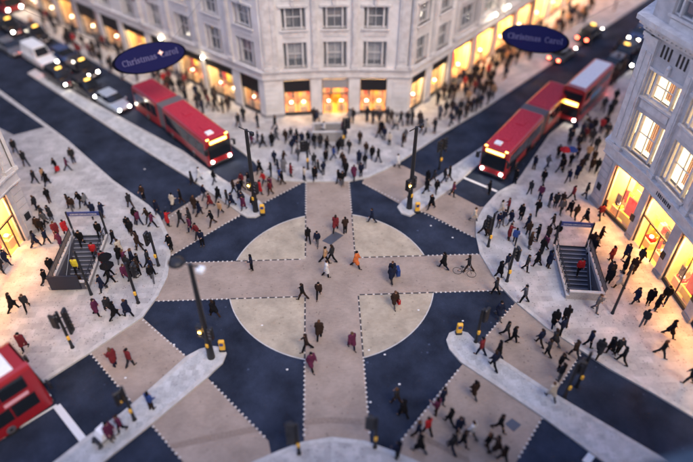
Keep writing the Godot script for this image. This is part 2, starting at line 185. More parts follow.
	[-9.84, 0.012, -8.63, -48, 0.89, 0, 14, 1, 3, 1, "person in maroon long coat, charcoal trousers near the front bus crossing", ""],
	[-15.59, 0.120, -6.85, 157, 0.87, 1, 0, 2, 0, 0, "person, black jacket, navy trousers around shaded subway stairs, first from blue subway sign", ""],
	[14.71, 0.120, -6.88, 260, 0.86, 4, 14, 3, 17, 0, "person in maroon jacket, dark brown trousers around the shop-lit subway stairs", ""],
	[-24.12, 0.120, -2.32, 91, 0.90, 0, 2, 2, 0, 1, "person, navy long coat, navy trousers around shaded subway stairs, second from blue subway sign", ""],
	[-14.02, 0.012, -7.80, -31, 0.94, 2, 2, 5, 3, 1, "person in navy long coat, dark grey trousers near the front bus crossing", ""],
	[17.02, 0.120, -6.47, 172, 0.90, 0, 0, 0, 3, 0, "person in black jacket, black trousers around the shop-lit subway stairs, first from the subway sign", ""],
	[-4.94, 0.012, -10.09, -48, 0.89, 2, 14, 3, 3, 0, "person in maroon jacket, dark brown trousers near the front bus crossing", ""],
	[-21.84, 0.120, -4.48, 82, 0.90, 1, 2, 1, 3, 0, "person in navy jacket, charcoal trousers around the shaded subway stairs", ""],
	[-9.26, 0.012, -9.47, 156, 0.89, 0, 0, 0, 0, 1, "person, black long coat, black trousers near front bus crossing, second from yellow island beacon", ""],
	[-7.52, 0.120, -9.89, -30, 0.92, 2, 2, 0, 17, 0, "person, navy jacket, black trousers near front bus crossing, first from yellow island beacon", ""],
	[-5.82, 0.012, -10.16, 116, 0.90, 2, 6, 1, 0, 1, "person, red long coat, charcoal trousers near front bus crossing, first from yellow island beacon", ""],
	[-22.59, 0.120, -4.21, 131, 0.96, 0, 2, 2, 0, 1, "person, navy long coat, navy trousers around shaded subway stairs, first from blue subway sign", ""],
	[8.37, 0.120, -9.72, 105, 0.92, 3, 0, 1, 0, 1, "person in black long coat, charcoal trousers near the upper bus crossing", ""],
	[-12.96, 0.012, -8.81, 147, 0.86, 3, 11, 2, 0, 1, "person in cream long coat, navy trousers near the front bus crossing", ""],
	[10.56, 0.012, -9.27, 73, 0.91, 2, 7, 0, 17, 0, "person in plum jacket, black trousers near the upper bus crossing", ""],
	[-20.70, 0.120, -5.55, 226, 0.88, 1, 6, 0, 3, 1, "person in red long coat, black trousers around the shaded subway stairs", ""],
	[9.21, 0.120, -9.62, 12, 0.85, 2, 0, 1, 0, 0, "person in black jacket, charcoal trousers near the upper bus crossing", ""],
	[-21.30, 0.120, -5.25, 40, 0.94, 4, 14, 0, 17, 1, "person in maroon long coat, black trousers around the shaded subway stairs", ""],
	[20.61, 0.120, -5.23, 268, 0.92, 0, 0, 5, 0, 1, "person, black long coat, dark grey trousers around shop-lit subway stairs, second from subway sign", ""],
	[-8.06, 0.120, -10.25, 117, 0.89, 3, 3, 0, 3, 0, "person, dark brown jacket, black trousers near front bus crossing, first from yellow island beacon", ""],
	[-10.48, 0.012, -9.74, 132, 0.89, 1, 2, 5, 17, 0, "person in navy jacket, dark grey trousers near the front bus crossing", ""],
	[-12.33, 0.012, -9.27, -70, 0.89, 2, 0, 3, 3, 0, "person, black jacket, dark brown trousers near front bus crossing, fourth from yellow island beacon", ""],
	[19.96, 0.120, -5.76, 185, 0.87, 2, 3, 0, 0, 0, "person, dark brown jacket, black trousers around shop-lit subway stairs, first from subway sign", ""],
	[-7.36, 0.120, -10.50, -65, 0.86, 3, 0, 3, 0, 0, "person, black jacket, dark brown trousers near front bus crossing, second from yellow island beacon", ""],
	[-5.00, 0.012, -10.84, -23, 0.83, 0, 7, 3, 0, 1, "person in plum long coat, dark brown trousers near the front bus crossing", ""],
	[19.00, 0.120, -6.44, 6, 0.94, 2, 5, 1, 17, 0, "person in dark grey jacket, charcoal trousers around the shop-lit subway stairs", ""],
	[1.24, 0.012, -11.18, 10, 0.92, 5, 0, 5, 3, 0, "person in black jacket, dark grey trousers near the upper bus crossing", ""],
	[19.65, 0.120, -6.36, 3, 0.90, 3, 0, 0, 3, 1, "person, black long coat, black trousers around shop-lit subway stairs, second from subway sign", ""],
	[0.93, 0.012, -11.48, 300, 0.88, 2, 0, 0, 0, 0, "person in black jacket, black trousers near the upper bus crossing", ""],
	[-18.40, 0.120, -7.60, 80, 0.90, 5, 2, 0, 0, 1, "person in navy long coat, black trousers around the shaded subway stairs", ""],
	[-3.97, 0.012, -11.53, -67, 0.85, 2, 0, 3, 0, 0, "person, black jacket, dark brown trousers near front bus crossing, third from yellow island beacon", ""],
	[18.30, 0.120, -7.39, 89, 0.85, 4, 2, 5, 0, 0, "person, navy jacket, dark grey trousers around shop-lit subway stairs, first from subway sign", ""],
	[-22.50, 0.120, -5.66, 172, 0.91, 3, 0, 3, 3, 0, "person, black jacket, dark brown trousers around shaded subway stairs, second from blue subway sign", ""],
	[-16.39, 0.120, -8.68, 229, 0.92, 3, 1, 3, 3, 0, "person in charcoal jacket, dark brown trousers around the shaded subway stairs", ""],
	[13.73, 0.012, -9.45, 259, 0.85, 4, 0, 0, 0, 1, "person, black long coat, black trousers near upper bus crossing, third from yellow island beacon", ""],
	[-19.13, 0.120, -7.63, 196, 0.91, 0, 2, 0, 3, 0, "person, navy jacket, black trousers around shaded subway stairs, first from blue subway sign", ""],
	[-1.13, 0.120, -11.87, 351, 0.91, 2, 0, 0, 3, 1, "person, black long coat, black trousers before pale corner store, fourth from middle store doorway", ""],
	[18.81, 0.120, -7.37, 340, 0.89, 4, 1, 1, 0, 1, "person in charcoal long coat, charcoal trousers around the shop-lit subway stairs", ""],
	[-5.59, 0.012, -11.59, -46, 0.83, 3, 6, 2, 0, 0, "person in red jacket, navy trousers near the front bus crossing", ""],
	[-6.86, 0.012, -11.44, -43, 0.88, 2, 0, 2, 0, 0, "person in black jacket, navy trousers near the front bus crossing", ""],
	[-2.08, 0.120, -11.89, 107, 0.86, 5, 11, 2, 3, 0, "person in cream jacket, navy trousers before the pale corner store", ""],
	[8.65, 0.120, -11.01, 143, 0.83, 2, 0, 0, 0, 1, "person, black long coat, black trousers near upper bus crossing, second from yellow island beacon", ""],
	[21.97, 0.120, -5.75, 184, 0.90, 0, 14, 1, 0, 0, "person in maroon jacket, charcoal trousers around the shop-lit subway stairs", ""],
	[2.28, 0.120, -11.95, 168, 0.88, 3, 7, 0, 0, 1, "person in plum long coat, black trousers before the pale corner store", ""],
	[-7.45, 0.012, -11.52, -42, 0.83, 1, 14, 0, 3, 0, "person in maroon jacket, black trousers near the front bus crossing", ""],
	[-4.20, 0.012, -11.98, -64, 0.87, 2, 9, 3, 0, 0, "person in blue jacket, dark brown trousers near the front bus crossing", ""],
	[9.20, 0.120, -11.14, 76, 0.83, 0, 1, 3, 0, 0, "person in charcoal jacket, dark brown trousers near the upper bus crossing", ""],
	[19.40, 0.120, -7.50, 141, 0.85, 0, 3, 0, 17, 0, "person, dark brown jacket, black trousers around shop-lit subway stairs, second from subway sign", ""],
	[-22.95, 0.120, -6.04, 359, 0.87, 4, 3, 0, 0, 1, "person in dark brown long coat, black trousers around the shaded subway stairs", ""],
	[17.81, 0.120, -8.36, 316, 0.94, 4, 7, 2, 0, 0, "person in plum jacket, navy trousers around the shop-lit subway stairs", ""],
	[2.93, 0.120, -12.29, 357, 0.87, 4, 2, 1, 3, 0, "person in navy jacket, charcoal trousers before the pale corner store", ""],
	[10.14, 0.120, -11.12, 95, 0.90, 1, 1, 2, 3, 0, "person in charcoal jacket, navy trousers near the upper bus crossing", ""],
	[-3.24, 0.120, -12.54, 99, 0.85, 4, 14, 1, 0, 1, "person in maroon long coat, charcoal trousers before the pale corner store", ""],
	[22.40, 0.120, -6.23, 55, 0.89, 2, 1, 2, 17, 0, "person in charcoal jacket, navy trousers around the shop-lit subway stairs", ""],
	[1.63, 0.120, -12.58, 198, 0.84, 2, 0, 0, 3, 1, "person, black long coat, black trousers before pale corner store, third from middle store doorway", ""],
	[-15.60, 0.012, -9.95, -24, 0.88, 4, 3, 0, 0, 0, "person, dark brown jacket, black trousers near front bus crossing, second from yellow island beacon", ""],
	[-22.64, 0.120, -6.64, 328, 0.91, 1, 5, 0, 3, 0, "person in dark grey jacket, black trousers around the shaded subway stairs", ""],
	[-0.38, 0.120, -12.66, 192, 0.83, 4, 2, 5, 0, 0, "person, navy jacket, dark grey trousers before pale corner store, third from middle store doorway", ""],
	[-9.87, 0.120, -11.77, 133, 0.83, 1, 0, 5, 0, 0, "person in black jacket, dark grey trousers near the front bus crossing", ""],
	[10.63, 0.120, -11.40, 264, 0.91, 2, 0, 3, 3, 0, "person in black jacket, dark brown trousers near the upper bus crossing", ""],
	[17.16, 0.120, -9.17, 130, 0.84, 2, 1, 0, 0, 0, "person in charcoal jacket, black trousers around the shop-lit subway stairs, second from the subway sign", ""],
	[-4.99, 0.120, -12.61, 257, 0.88, 4, 1, 1, 0, 0, "person, charcoal jacket, charcoal trousers before pale corner store, second from middle store doorway", ""],
	[-0.82, 0.120, -12.98, 290, 0.84, 2, 1, 1, 17, 0, "person, charcoal jacket, charcoal trousers before pale corner store, first from middle store doorway", ""],
	[-22.42, 0.120, -7.38, 333, 0.90, 5, 1, 5, 0, 1, "person, charcoal long coat, dark grey trousers around shaded subway stairs, first from blue subway sign", ""],
	[-11.80, 0.012, -11.85, -73, 0.84, 2, 1, 3, 0, 1, "person in charcoal long coat, dark brown trousers near the front bus crossing", ""],
	[-3.92, 0.120, -13.19, 153, 0.89, 5, 4, 5, 0, 1, "person in grey long coat, dark grey trousers before the pale corner store", ""],
	[-4.39, 0.120, -13.19, 272, 0.84, 5, 2, 0, 0, 0, "person, navy jacket, black trousers before pale corner store, third from middle store doorway", ""],
	[20.52, 0.120, -8.25, 90, 0.90, 0, 14, 0, 0, 0, "person in maroon jacket, black trousers around the shop-lit subway stairs", ""],
	[1.54, 0.120, -13.41, 150, 0.83, 5, 3, 2, 17, 0, "person in dark brown jacket, navy trousers before the pale corner store", ""],
	[-21.01, 0.120, -8.48, 25, 0.91, 0, 3, 5, 0, 0, "person in dark brown jacket, dark grey trousers around the shaded subway stairs", ""],
	[-20.07, 0.120, -8.97, 77, 0.86, 2, 4, 2, 0, 0, "person in grey jacket, navy trousers around the shaded subway stairs", ""],
	[-23.11, 0.120, -7.41, 116, 0.90, 0, 1, 5, 3, 1, "person, charcoal long coat, dark grey trousers around shaded subway stairs, second from blue subway sign", ""],
	[-11.24, 0.120, -12.26, 116, 0.86, 3, 10, 0, 3, 1, "person in white long coat, black trousers near the front bus crossing", ""],
	[-6.01, 0.012, -13.26, -42, 0.89, 0, 0, 0, 0, 1, "person, black long coat, black trousers near front bus crossing, third from yellow island beacon", ""],
	[-20.56, 0.120, -9.12, 336, 0.91, 3, 0, 0, 3, 0, "person, black jacket, black trousers around shaded subway stairs, second from blue subway sign", ""],
	[16.24, 0.120, -10.71, 118, 0.92, 5, 0, 0, 3, 0, "person in black jacket, black trousers on pavement beside queued buses, fifth from the rear bus", ""],
	[3.38, 0.120, -13.74, 174, 0.82, 3, 0, 5, 0, 0, "person in black jacket, dark grey trousers before the pale corner store", ""],
	[-21.39, 0.120, -8.84, 300, 0.88, 2, 3, 0, 0, 0, "person, dark brown jacket, black trousers around shaded subway stairs, first from blue subway sign", ""],
	[-1.18, 0.120, -13.99, 189, 0.85, 3, 1, 0, 3, 0, "person, charcoal jacket, black trousers before pale corner store, second from middle store doorway", ""],
	[1.38, 0.120, -14.04, 328, 0.88, 1, 3, 0, 3, 0, "person, dark brown jacket, black trousers before pale corner store, third from middle store doorway", ""],
	[6.31, 0.012, -13.69, 53, 0.87, 1, 10, 0, 3, 1, "person in white long coat, black trousers near the upper bus crossing", ""],
	[21.73, 0.120, -8.48, 51, 0.94, 2, 1, 1, 0, 0, "person in charcoal jacket, charcoal trousers around the shop-lit subway stairs", ""],
	[2.86, 0.120, -14.14, 162, 0.89, 5, 2, 1, 0, 1, "person, navy long coat, charcoal trousers before pale corner store, second from middle store doorway", ""],
	[-0.12, 0.120, -14.58, 352, 0.80, 2, 0, 0, 3, 1, "person, black long coat, black trousers before pale corner store, first from middle store doorway", ""],
	[4.63, 0.120, -14.39, 235, 0.89, 1, 0, 2, 3, 0, "person, black jacket, navy trousers before pale corner store, second from middle store doorway", ""],
	[18.72, 0.120, -10.61, -30, 0.88, 1, 0, 0, 0, 0, "person in black jacket, black trousers on pavement beside queued buses, fourth from the rear bus", ""],
	[-3.93, 0.120, -14.67, 66, 0.81, 0, 3, 5, 0, 0, "person, dark brown jacket, dark grey trousers before pale corner store, second from middle store doorway", ""],
	[-4.77, 0.120, -14.61, 174, 0.81, 1, 2, 0, 0, 0, "person, navy jacket, black trousers before pale corner store, second from middle store doorway", ""],
	[-23.95, 0.120, -8.60, 267, 0.94, 2, 1, 2, 17, 0, "person in charcoal jacket, navy trousers around the shaded subway stairs", ""],
	[0.59, 0.120, -15.03, 107, 0.86, 3, 9, 2, 3, 0, "person in blue jacket, navy trousers before the pale corner store", ""],
	[4.12, 0.120, -14.99, 12, 0.85, 2, 0, 1, 0, 1, "person, black long coat, charcoal trousers before pale corner store, second from middle store doorway", ""],
	[-2.65, 0.120, -15.16, 341, 0.80, 3, 5, 1, 17, 0, "person in dark grey jacket, charcoal trousers before the pale corner store", ""],
	[-23.29, 0.120, -9.64, 226, 0.89, 4, 0, 3, 3, 0, "person, black jacket, dark brown trousers around shaded subway stairs, third from blue subway sign", ""],
	[20.94, 0.120, -10.66, 133, 0.85, 0, 2, 3, 0, 0, "person, navy jacket, dark brown trousers on pavement beside queued buses, second from rear bus", ""],
	[3.61, 0.120, -15.66, 175, 0.83, 0, 3, 5, 17, 0, "person, dark brown jacket, dark grey trousers before pale corner store, first from middle store doorway", ""],
	[-1.73, 0.120, -15.94, 210, 0.80, 1, 0, 0, 0, 0, "person, black jacket, black trousers before pale corner store, third from middle store doorway", ""],
	[1.05, 0.120, -16.10, 158, 0.82, 3, 0, 0, 0, 0, "person, black jacket, black trousers before pale corner store, second from middle store doorway", ""],
	[2.07, 0.120, -16.12, 335, 0.85, 3, 1, 0, 3, 0, "person, charcoal jacket, black trousers before pale corner store, first from middle store doorway", ""],
	[-0.03, 0.120, -16.21, 143, 0.88, 5, 0, 0, 3, 0, "person, black jacket, black trousers before pale corner store, first from middle store doorway", ""],
	[-3.23, 0.120, -16.34, 157, 0.84, 3, 2, 5, 0, 0, "person, navy jacket, dark grey trousers before pale corner store, second from middle store doorway", ""],
	[1.33, 0.120, -16.49, 152, 0.86, 2, 1, 1, 3, 1, "person, charcoal long coat, charcoal trousers before pale corner store, first from middle store doorway", ""],
	[18.50, 0.120, -12.73, 124, 0.88, 5, 2, 3, 3, 0, "person, navy jacket, dark brown trousers on pavement beside queued buses, first from rear bus", ""],
	[21.85, 0.120, -11.22, 125, 0.90, 5, 2, 0, 0, 1, "person in navy long coat, black trousers on pavement beside queued buses", ""],
	[23.55, 0.120, -10.41, 143, 0.87, 4, 0, 5, 0, 1, "person in black long coat, dark grey trousers on pavement beside queued buses", ""],
	[0.11, 0.120, -16.87, 280, 0.83, 3, 0, 3, 0, 0, "person in black jacket, dark brown trousers before the pale corner store", ""],
	[20.69, 0.120, -12.17, 111, 0.89, 0, 0, 0, 0, 0, "person in black jacket, black trousers on pavement beside queued buses, third from the rear bus", ""],
	[-0.59, 0.120, -17.07, 14, 0.88, 4, 1, 5, 3, 1, "person in charcoal long coat, dark grey trousers before the pale corner store", ""],
	[-1.16, 0.120, -17.10, 181, 0.89, 3, 0, 1, 3, 0, "person in black jacket, charcoal trousers before the pale corner store", ""],
	[19.73, 0.120, -12.83, 115, 0.87, 3, 5, 2, 17, 0, "person in dark grey jacket, navy trousers on pavement beside queued buses", ""],
	[-2.97, 0.120, -17.34, 62, 0.87, 3, 2, 0, 3, 1, "person in navy long coat, black trousers before the pale corner store", ""],
	[10.91, 0.012, -16.10, 59, 0.86, 1, 1, 0, 0, 1, "person in charcoal long coat, black trousers near the upper bus crossing", ""],
	[7.13, 0.120, -16.87, 64, 0.86, 4, 3, 3, 3, 0, "person in dark brown jacket, dark brown trousers before the pale corner store", ""],
	[21.05, 0.120, -12.49, 120, 0.82, 5, 0, 2, 3, 0, "person in black jacket, navy trousers on pavement beside queued buses, second from the rear bus", ""],
	[5.92, 0.120, -17.16, 339, 0.83, 4, 11, 1, 0, 0, "person in cream jacket, charcoal trousers before the pale corner store", ""],
	[3.15, 0.120, -17.44, 6, 0.85, 4, 3, 0, 0, 0, "person, dark brown jacket, black trousers before pale corner store, first from middle store doorway", ""],
	[-1.73, 0.120, -17.56, 162, 0.88, 0, 0, 2, 0, 0, "person, black jacket, navy trousers before pale corner store, first from middle store doorway", ""],
	[-5.97, 0.120, -17.29, 127, 0.88, 0, 1, 1, 3, 1, "person, charcoal long coat, charcoal trousers before pale corner store, second from middle store doorway", ""],
	[-5.12, 0.120, -17.42, 203, 0.89, 4, 0, 0, 17, 1, "person, black long coat, black trousers before pale corner store, second from middle store doorway", ""],
	[-2.30, 0.120, -17.66, 358, 0.80, 2, 2, 5, 0, 1, "person in navy long coat, dark grey trousers before the pale corner store", ""],
	[-7.02, 0.120, -17.50, 129, 0.82, 3, 7, 3, 0, 0, "person in plum jacket, dark brown trousers before the pale corner store", ""],
	[22.56, 0.120, -12.25, 127, 0.84, 2, 3, 1, 0, 1, "person in dark brown long coat, charcoal trousers on pavement beside queued buses", ""],
	[-2.79, 0.120, -18.02, 115, 0.86, 4, 0, 3, 0, 1, "person in black long coat, dark brown trousers before the pale corner store", ""],
	[-6.47, 0.120, -17.75, 88, 0.87, 2, 2, 0, 3, 0, "person, navy jacket, black trousers before pale corner store, first from middle store doorway", ""],
	[-3.84, 0.120, -18.06, 323, 0.87, 1, 3, 0, 3, 1, "person in dark brown long coat, black trousers before the pale corner store", ""],
	[-24.24, 0.120, -12.15, 168, 0.84, 0, 0, 2, 0, 1, "person in black long coat, navy trousers around the shaded subway stairs", ""],
	[1.75, 0.120, -18.19, 321, 0.89, 3, 2, 1, 3, 1, "person, navy long coat, charcoal trousers before pale corner store, first from middle store doorway", ""],
	[7.47, 0.120, -17.61, 192, 0.84, 4, 5, 0, 3, 0, "person in dark grey jacket, black trousers before the pale corner store", ""],
	[21.90, 0.120, -13.06, 156, 0.81, 4, 0, 0, 3, 0, "person in black jacket, black trousers on pavement beside queued buses, first from the rear bus", "U2"],
	[21.26, 0.120, -13.40, -71, 0.83, 1, 0, 2, 3, 0, "person in black jacket, navy trousers on pavement beside queued buses, first from the rear bus", "U1"],
	[5.52, 0.120, -18.04, 148, 0.88, 5, 2, 5, 17, 0, "person, navy jacket, dark grey trousers before pale corner store, first from middle store doorway", ""],
	[23.95, 0.120, -12.04, 161, 0.89, 2, 0, 0, 0, 0, "person in black jacket, black trousers on pavement beside queued buses, second from the rear bus", ""],
	[-4.77, 0.120, -18.28, 113, 0.89, 3, 5, 0, 0, 1, "person in dark grey long coat, black trousers before the pale corner store", ""],
	[-3.37, 0.120, -18.40, 31, 0.83, 3, 1, 2, 0, 0, "person in charcoal jacket, navy trousers before the pale corner store", ""],
	[23.61, 0.120, -12.36, -29, 0.84, 0, 3, 3, 0, 1, "person, dark brown coat, dark brown trousers pavement beside queued buses, second from rear bus", ""],
	[5.06, 0.120, -18.41, 267, 0.88, 0, 3, 0, 3, 0, "person, dark brown jacket, black trousers before pale corner store, second from middle store doorway", ""],
	[23.18, 0.120, -13.01, 107, 0.85, 3, 1, 2, 0, 0, "person in charcoal jacket, navy trousers on pavement beside queued buses", ""],
	[-25.36, 0.120, -12.40, 72, 0.87, 3, 1, 0, 17, 0, "person, charcoal jacket, black trousers around shaded subway stairs, second from blue subway sign", ""],
	[-24.71, 0.120, -12.81, 252, 0.83, 3, 13, 1, 0, 0, "person in tan jacket, charcoal trousers around the shaded subway stairs", ""],
	[-0.17, 0.120, -19.16, 284, 0.89, 5, 10, 5, 0, 0, "person in white jacket, dark grey trousers before the pale corner store", ""],
	[21.19, 0.120, -14.37, -19, 0.88, 4, 3, 0, 0, 0, "person in dark brown jacket, black trousers on pavement beside queued buses", ""],
	[1.61, 0.120, -19.45, 114, 0.81, 2, 7, 0, 17, 0, "person in plum jacket, black trousers before the pale corner store", ""],
	[5.37, 0.120, -19.19, 166, 0.83, 5, 0, 1, 0, 1, "person, black long coat, charcoal trousers before pale corner store, first from middle store doorway", ""],
	[-23.13, 0.120, -14.25, 112, 0.84, 0, 7, 0, 0, 0, "person, plum jacket, black trousers around shaded subway stairs, second from blue subway sign", ""],
	[-24.07, 0.120, -14.14, 320, 0.87, 1, 0, 3, 0, 0, "person, black jacket, dark brown trousers around shaded subway stairs, fourth from blue subway sign", "B5"],
	[24.23, 0.120, -13.60, -21, 0.82, 3, 3, 3, 3, 1, "person, dark brown coat, dark brown trousers pavement beside queued buses, first from rear bus", ""],
	[22.96, 0.120, -14.30, -53, 0.82, 5, 3, 1, 3, 0, "person in dark brown jacket, charcoal trousers on pavement beside queued buses", ""],
]
# the far crowd: x, z, heading, coat colour
const CROWD = [[9.6, -18.95, 124, 11], [23.78, -13.94, 153, 13], [9.26, -19.33, 131, 1], [10.51, -19.09, -63, 0], [6.81, -19.79, 72, 11], [-22.9, -15.34, 13, 0], [-4.95, -20.26, 72, 0], [-6.65, -20.69, 293, 0], [7.35, -20.51, 46, 0], [2.35, -21.03, 224, 4], [-0.83, -21.12, 50, 2], [8.05, -20.48, 313, 0], [6.47, -20.74, 204, 3], [4.68, -20.99, 37, 0], [5.28, -20.97, 336, 1], [9.21, -20.44, 4, 3], [-8.54, -20.77, 44, 0], [8.51, -20.65, 117, 1], [2.71, -21.35, 327, 0], [-1.13, -21.45, 161, 3], [23.53, -15.79, -42, 0], [4.11, -21.4, 212, 0], [24.98, -15.2, 156, 0], [6.12, -21.32, 37, 1], [12.31, -20.32, -71, 2], [23.01, -16.6, -46, 0], [-27.03, -15.03, 241, 0], [-8.13, -21.88, 164, 0], [24.02, -16.6, 111, 0], [23.18, -17.16, 162, 1], [13.25, -21.04, -25, 0], [11.39, -21.49, 135, 5], [25.08, -16.56, 158, 1], [24.51, -16.95, -45, 14], [13.03, -21.74, -54, 2], [24.43, -17.58, 110, 2], [12.13, -22.25, 128, 0], [14.1, -21.78, -24, 3], [23.88, -18.14, 105, 2], [25.27, -17.88, 119, 2], [12.81, -22.61, 143, 3], [24.9, -18.26, 122, 4], [13.68, -22.58, -23, 1], [-10.35, -23.74, 260, 0], [-28.63, -17.02, 49, 0], [26.9, -17.54, -18, 1], [14.48, -22.77, -51, 0], [-12.35, -23.6, 242, 2], [-9.9, -24.08, 337, 3], [25.32, -18.67, 123, 3], [-11.17, -23.96, 244, 0], [14.95, -22.93, 118, 2], [25.95, -18.57, -48, 0], [-9.81, -24.47, 24, 0], [15.4, -23.11, 146, 0], [26.67, -18.5, 136, 6], [25.31, -19.24, 163, 11], [11.62, -24.28, 140, 0], [-11.95, -24.85, 114, 14], [-13.08, -24.65, 320, 1], [27.23, -18.98, -47, 0], [15.99, -23.7, -45, 2], [-11.2, -25.18, 244, 3], [14.84, -24.49, -29, 13], [-12.87, -25.24, 174, 1], [-11.48, -25.71, 215, 1], [12.93, -25.36, 106, 0], [12.46, -25.51, -39, 3], [16.96, -24.49, 138, 1], [13.53, -25.46, -46, 3], [-12.35, -26.05, 27, 3], [-11.39, -26.29, 113, 0], [14.74, -25.53, -34, 1], [13.67, -25.91, -40, 0], [-14.49, -25.98, 109, 0], [12.67, -26.2, -70, 0], [13.34, -26.17, -38, 0], [-13.44, -26.67, 177, 2], [16.6, -25.77, -34, 3], [-14.54, -26.81, 309, 2], [17.78, -25.73, -47, 13], [28.46, -21.21, 125, 0], [16.36, -26.31, 130, 1], [15.95, -26.61, -39, 14], [-16.46, -26.85, 324, 1], [14.35, -27.27, -20, 4], [-12.97, -27.91, 277, 2], [17.14, -26.67, 164, 3], [13.79, -27.61, 135, 5], [17.69, -26.66, -48, 0], [-16.62, -27.38, 172, 14], [15.08, -27.56, -71, 6], [28.34, -22.43, 164, 2], [14.45, -28.0, 139, 2], [-15.31, -28.09, 191, 0], [15.21, -27.97, 130, 3], [29.31, -22.36, -40, 1], [16.37, -27.72, 117, 2], [-16.07, -28.07, 136, 0], [15.77, -28.0, 131, 1], [-16.7, -28.3, 223, 3], [16.68, -28.06, -71, 0], [15.71, -28.42, -32, 0], [16.16, -28.63, 148, 0], [17.95, -28.15, -31, 0], [-15.0, -29.22, 59, 14], [16.95, -28.67, 130, 0], [15.13, -29.17, 124, 2], [-16.73, -29.06, 7, 3], [-15.28, -29.67, 338, 5], [-17.82, -29.1, 63, 4], [-14.84, -30.01, 241, 3], [18.37, -28.97, -22, 0], [30.13, -23.97, 156, 0], [-17.22, -29.66, 21, 6], [16.48, -29.9, 154, 0], [-16.79, -30.11, 171, 14], [-15.86, -30.39, 322, 5], [-17.92, -29.85, 187, 1], [17.52, -30.06, -57, 0], [16.91, -30.24, -42, 0], [18.11, -30.19, 124, 6], [19.98, -29.68, 113, 2], [-18.75, -30.99, 96, 2], [-18.13, -31.18, 117, 1], [17.13, -31.27, 129, 3], [-17.4, -31.54, 142, 3], [18.5, -30.99, -44, 13], [-20.47, -30.95, 340, 0], [-18.75, -31.56, 282, 2], [19.26, -31.22, 133, 0], [-18.32, -31.79, 233, 3], [20.29, -30.91, 116, 3], [17.98, -31.71, 117, 13], [18.72, -31.54, 133, 2], [-22.18, -31.42, -66, 2], [19.12, -32.52, 108, 5], [30.72, -28.04, 88, 0], [31.25, -28.01, 169, 1], [-20.51, -33.18, 309, 14], [-21.81, -32.95, 246, 14], [31.79, -28.26, 155, 1], [20.41, -33.17, 110, 1], [21.25, -32.9, -33, 0], [31.07, -28.71, 306, 0], [-20.46, -33.73, 135, 0], [31.34, -29.13, 193, 0], [21.12, -33.52, -57, 13], [22.16, -33.29, -55, 3], [21.36, -33.9, 128, 0], [32.02, -29.35, 192, 1], [-23.93, -33.37, 347, 0], [20.1, -34.38, 113, 1], [20.56, -34.44, -32, 0], [20.99, -34.37, -36, 2], [21.91, -34.12, -36, 13], [-22.62, -34.38, 242, 5], [-23.89, -34.01, 305, 1], [32.41, -29.9, 190, 2], [-21.42, -35.19, 96, 3], [-22.57, -34.97, 68, 2], [33.26, -29.98, 194, 3], [21.14, -35.24, 125, 3], [24.0, -34.26, -19, 0], [22.17, -35.0, -57, 0], [21.67, -35.5, 127, 3], [-25.37, -34.92, 359, 0], [23.11, -35.56, 130, 4], [33.58, -30.91, 4, 1], [24.14, -35.55, -37, 6], [23.97, -36.04, -65, 0], [-23.69, -36.67, 130, 0], [33.41, -32.13, 188, 1], [34.05, -31.88, 54, 2], [22.72, -36.86, 108, 2], [23.78, -36.51, -28, 0], [24.78, -36.15, 133, 14], [-23.28, -37.12, 267, 0], [23.38, -36.81, -74, 0], [24.08, -36.86, 114, 3], [-24.05, -37.24, 157, 1], [-26.68, -36.68, 67, 3], [24.57, -37.51, 131, 1], [-26.61, -37.3, 256, 0], [-26.22, -37.61, 147, 1], [-27.27, -37.21, 312, 14], [24.74, -37.95, 107, 0], [33.77, -34.14, 210, 3], [-28.34, -37.13, 162, 14], [25.81, -38.03, 154, 3], [-25.35, -38.55, 249, 2], [-27.07, -38.12, 239, 0], [24.65, -38.69, -47, 4], [25.32, -38.54, -23, 0], [36.25, -33.68, 9, 3], [-28.9, -37.69, 115, 14], [25.05, -39.24, 138, 1], [-26.13, -39.39, 347, 14], [34.72, -35.24, 331, 0], [25.59, -39.37, -60, 3], [36.16, -35.0, 102, 0], [-26.99, -39.76, 210, 5], [26.21, -39.85, -57, 0], [27.8, -39.25, -47, 3], [35.15, -35.99, 142, 1], [-26.76, -40.15, 347, 5], [35.87, -35.79, 110, 2], [27.16, -39.92, 144, 3], [-28.68, -39.69, 333, 3], [27.59, -40.71, 122, 3], [-29.84, -40.18, 148, 6], [-30.68, -39.89, -39, 0], [-30.12, -40.57, 234, 2], [27.11, -41.43, -60, 5], [28.9, -40.81, 118, 13], [37.23, -36.9, 22, 2], [-30.56, -40.68, 194, 0], [29.86, -40.95, 145, 3], [29.17, -41.35, 162, 5], [-30.97, -41.02, 281, 1], [27.45, -42.1, -37, 0], [-31.11, -42.05, 21, 0], [-30.57, -42.42, 225, 0], [30.13, -42.33, -50, 0], [29.73, -42.66, -41, 14], [-30.49, -43.04, 266, 2], [31.67, -43.14, -35, 0], [31.45, -43.9, -73, 13], [-33.24, -43.86, 154, 0], [31.24, -45.38, -33, 0], [33.1, -44.74, 135, 5], [33.99, -44.59, 132, 3], [-33.36, -45.71, 107, 0], [-34.98, -45.16, 90, 0], [32.55, -45.9, -18, 2], [-34.21, -45.81, 170, 0], [33.9, -45.76, 105, 13], [32.95, -46.41, -47, 2], [-36.49, -45.3, 163, 13], [34.39, -45.92, -57, 1], [34.34, -46.39, -69, 13], [-34.76, -47.01, 314, 2], [32.81, -47.62, -21, 5], [33.75, -47.36, -27, 13], [-35.37, -47.52, 31, 14], [-36.23, -48.2, 181, 0], [36.3, -48.52, -66, 3], [36.04, -48.86, 110, 0], [36.39, -49.68, 131, 5]]


var M := {}
var used := {}
var rng := RandomNumberGenerator.new()

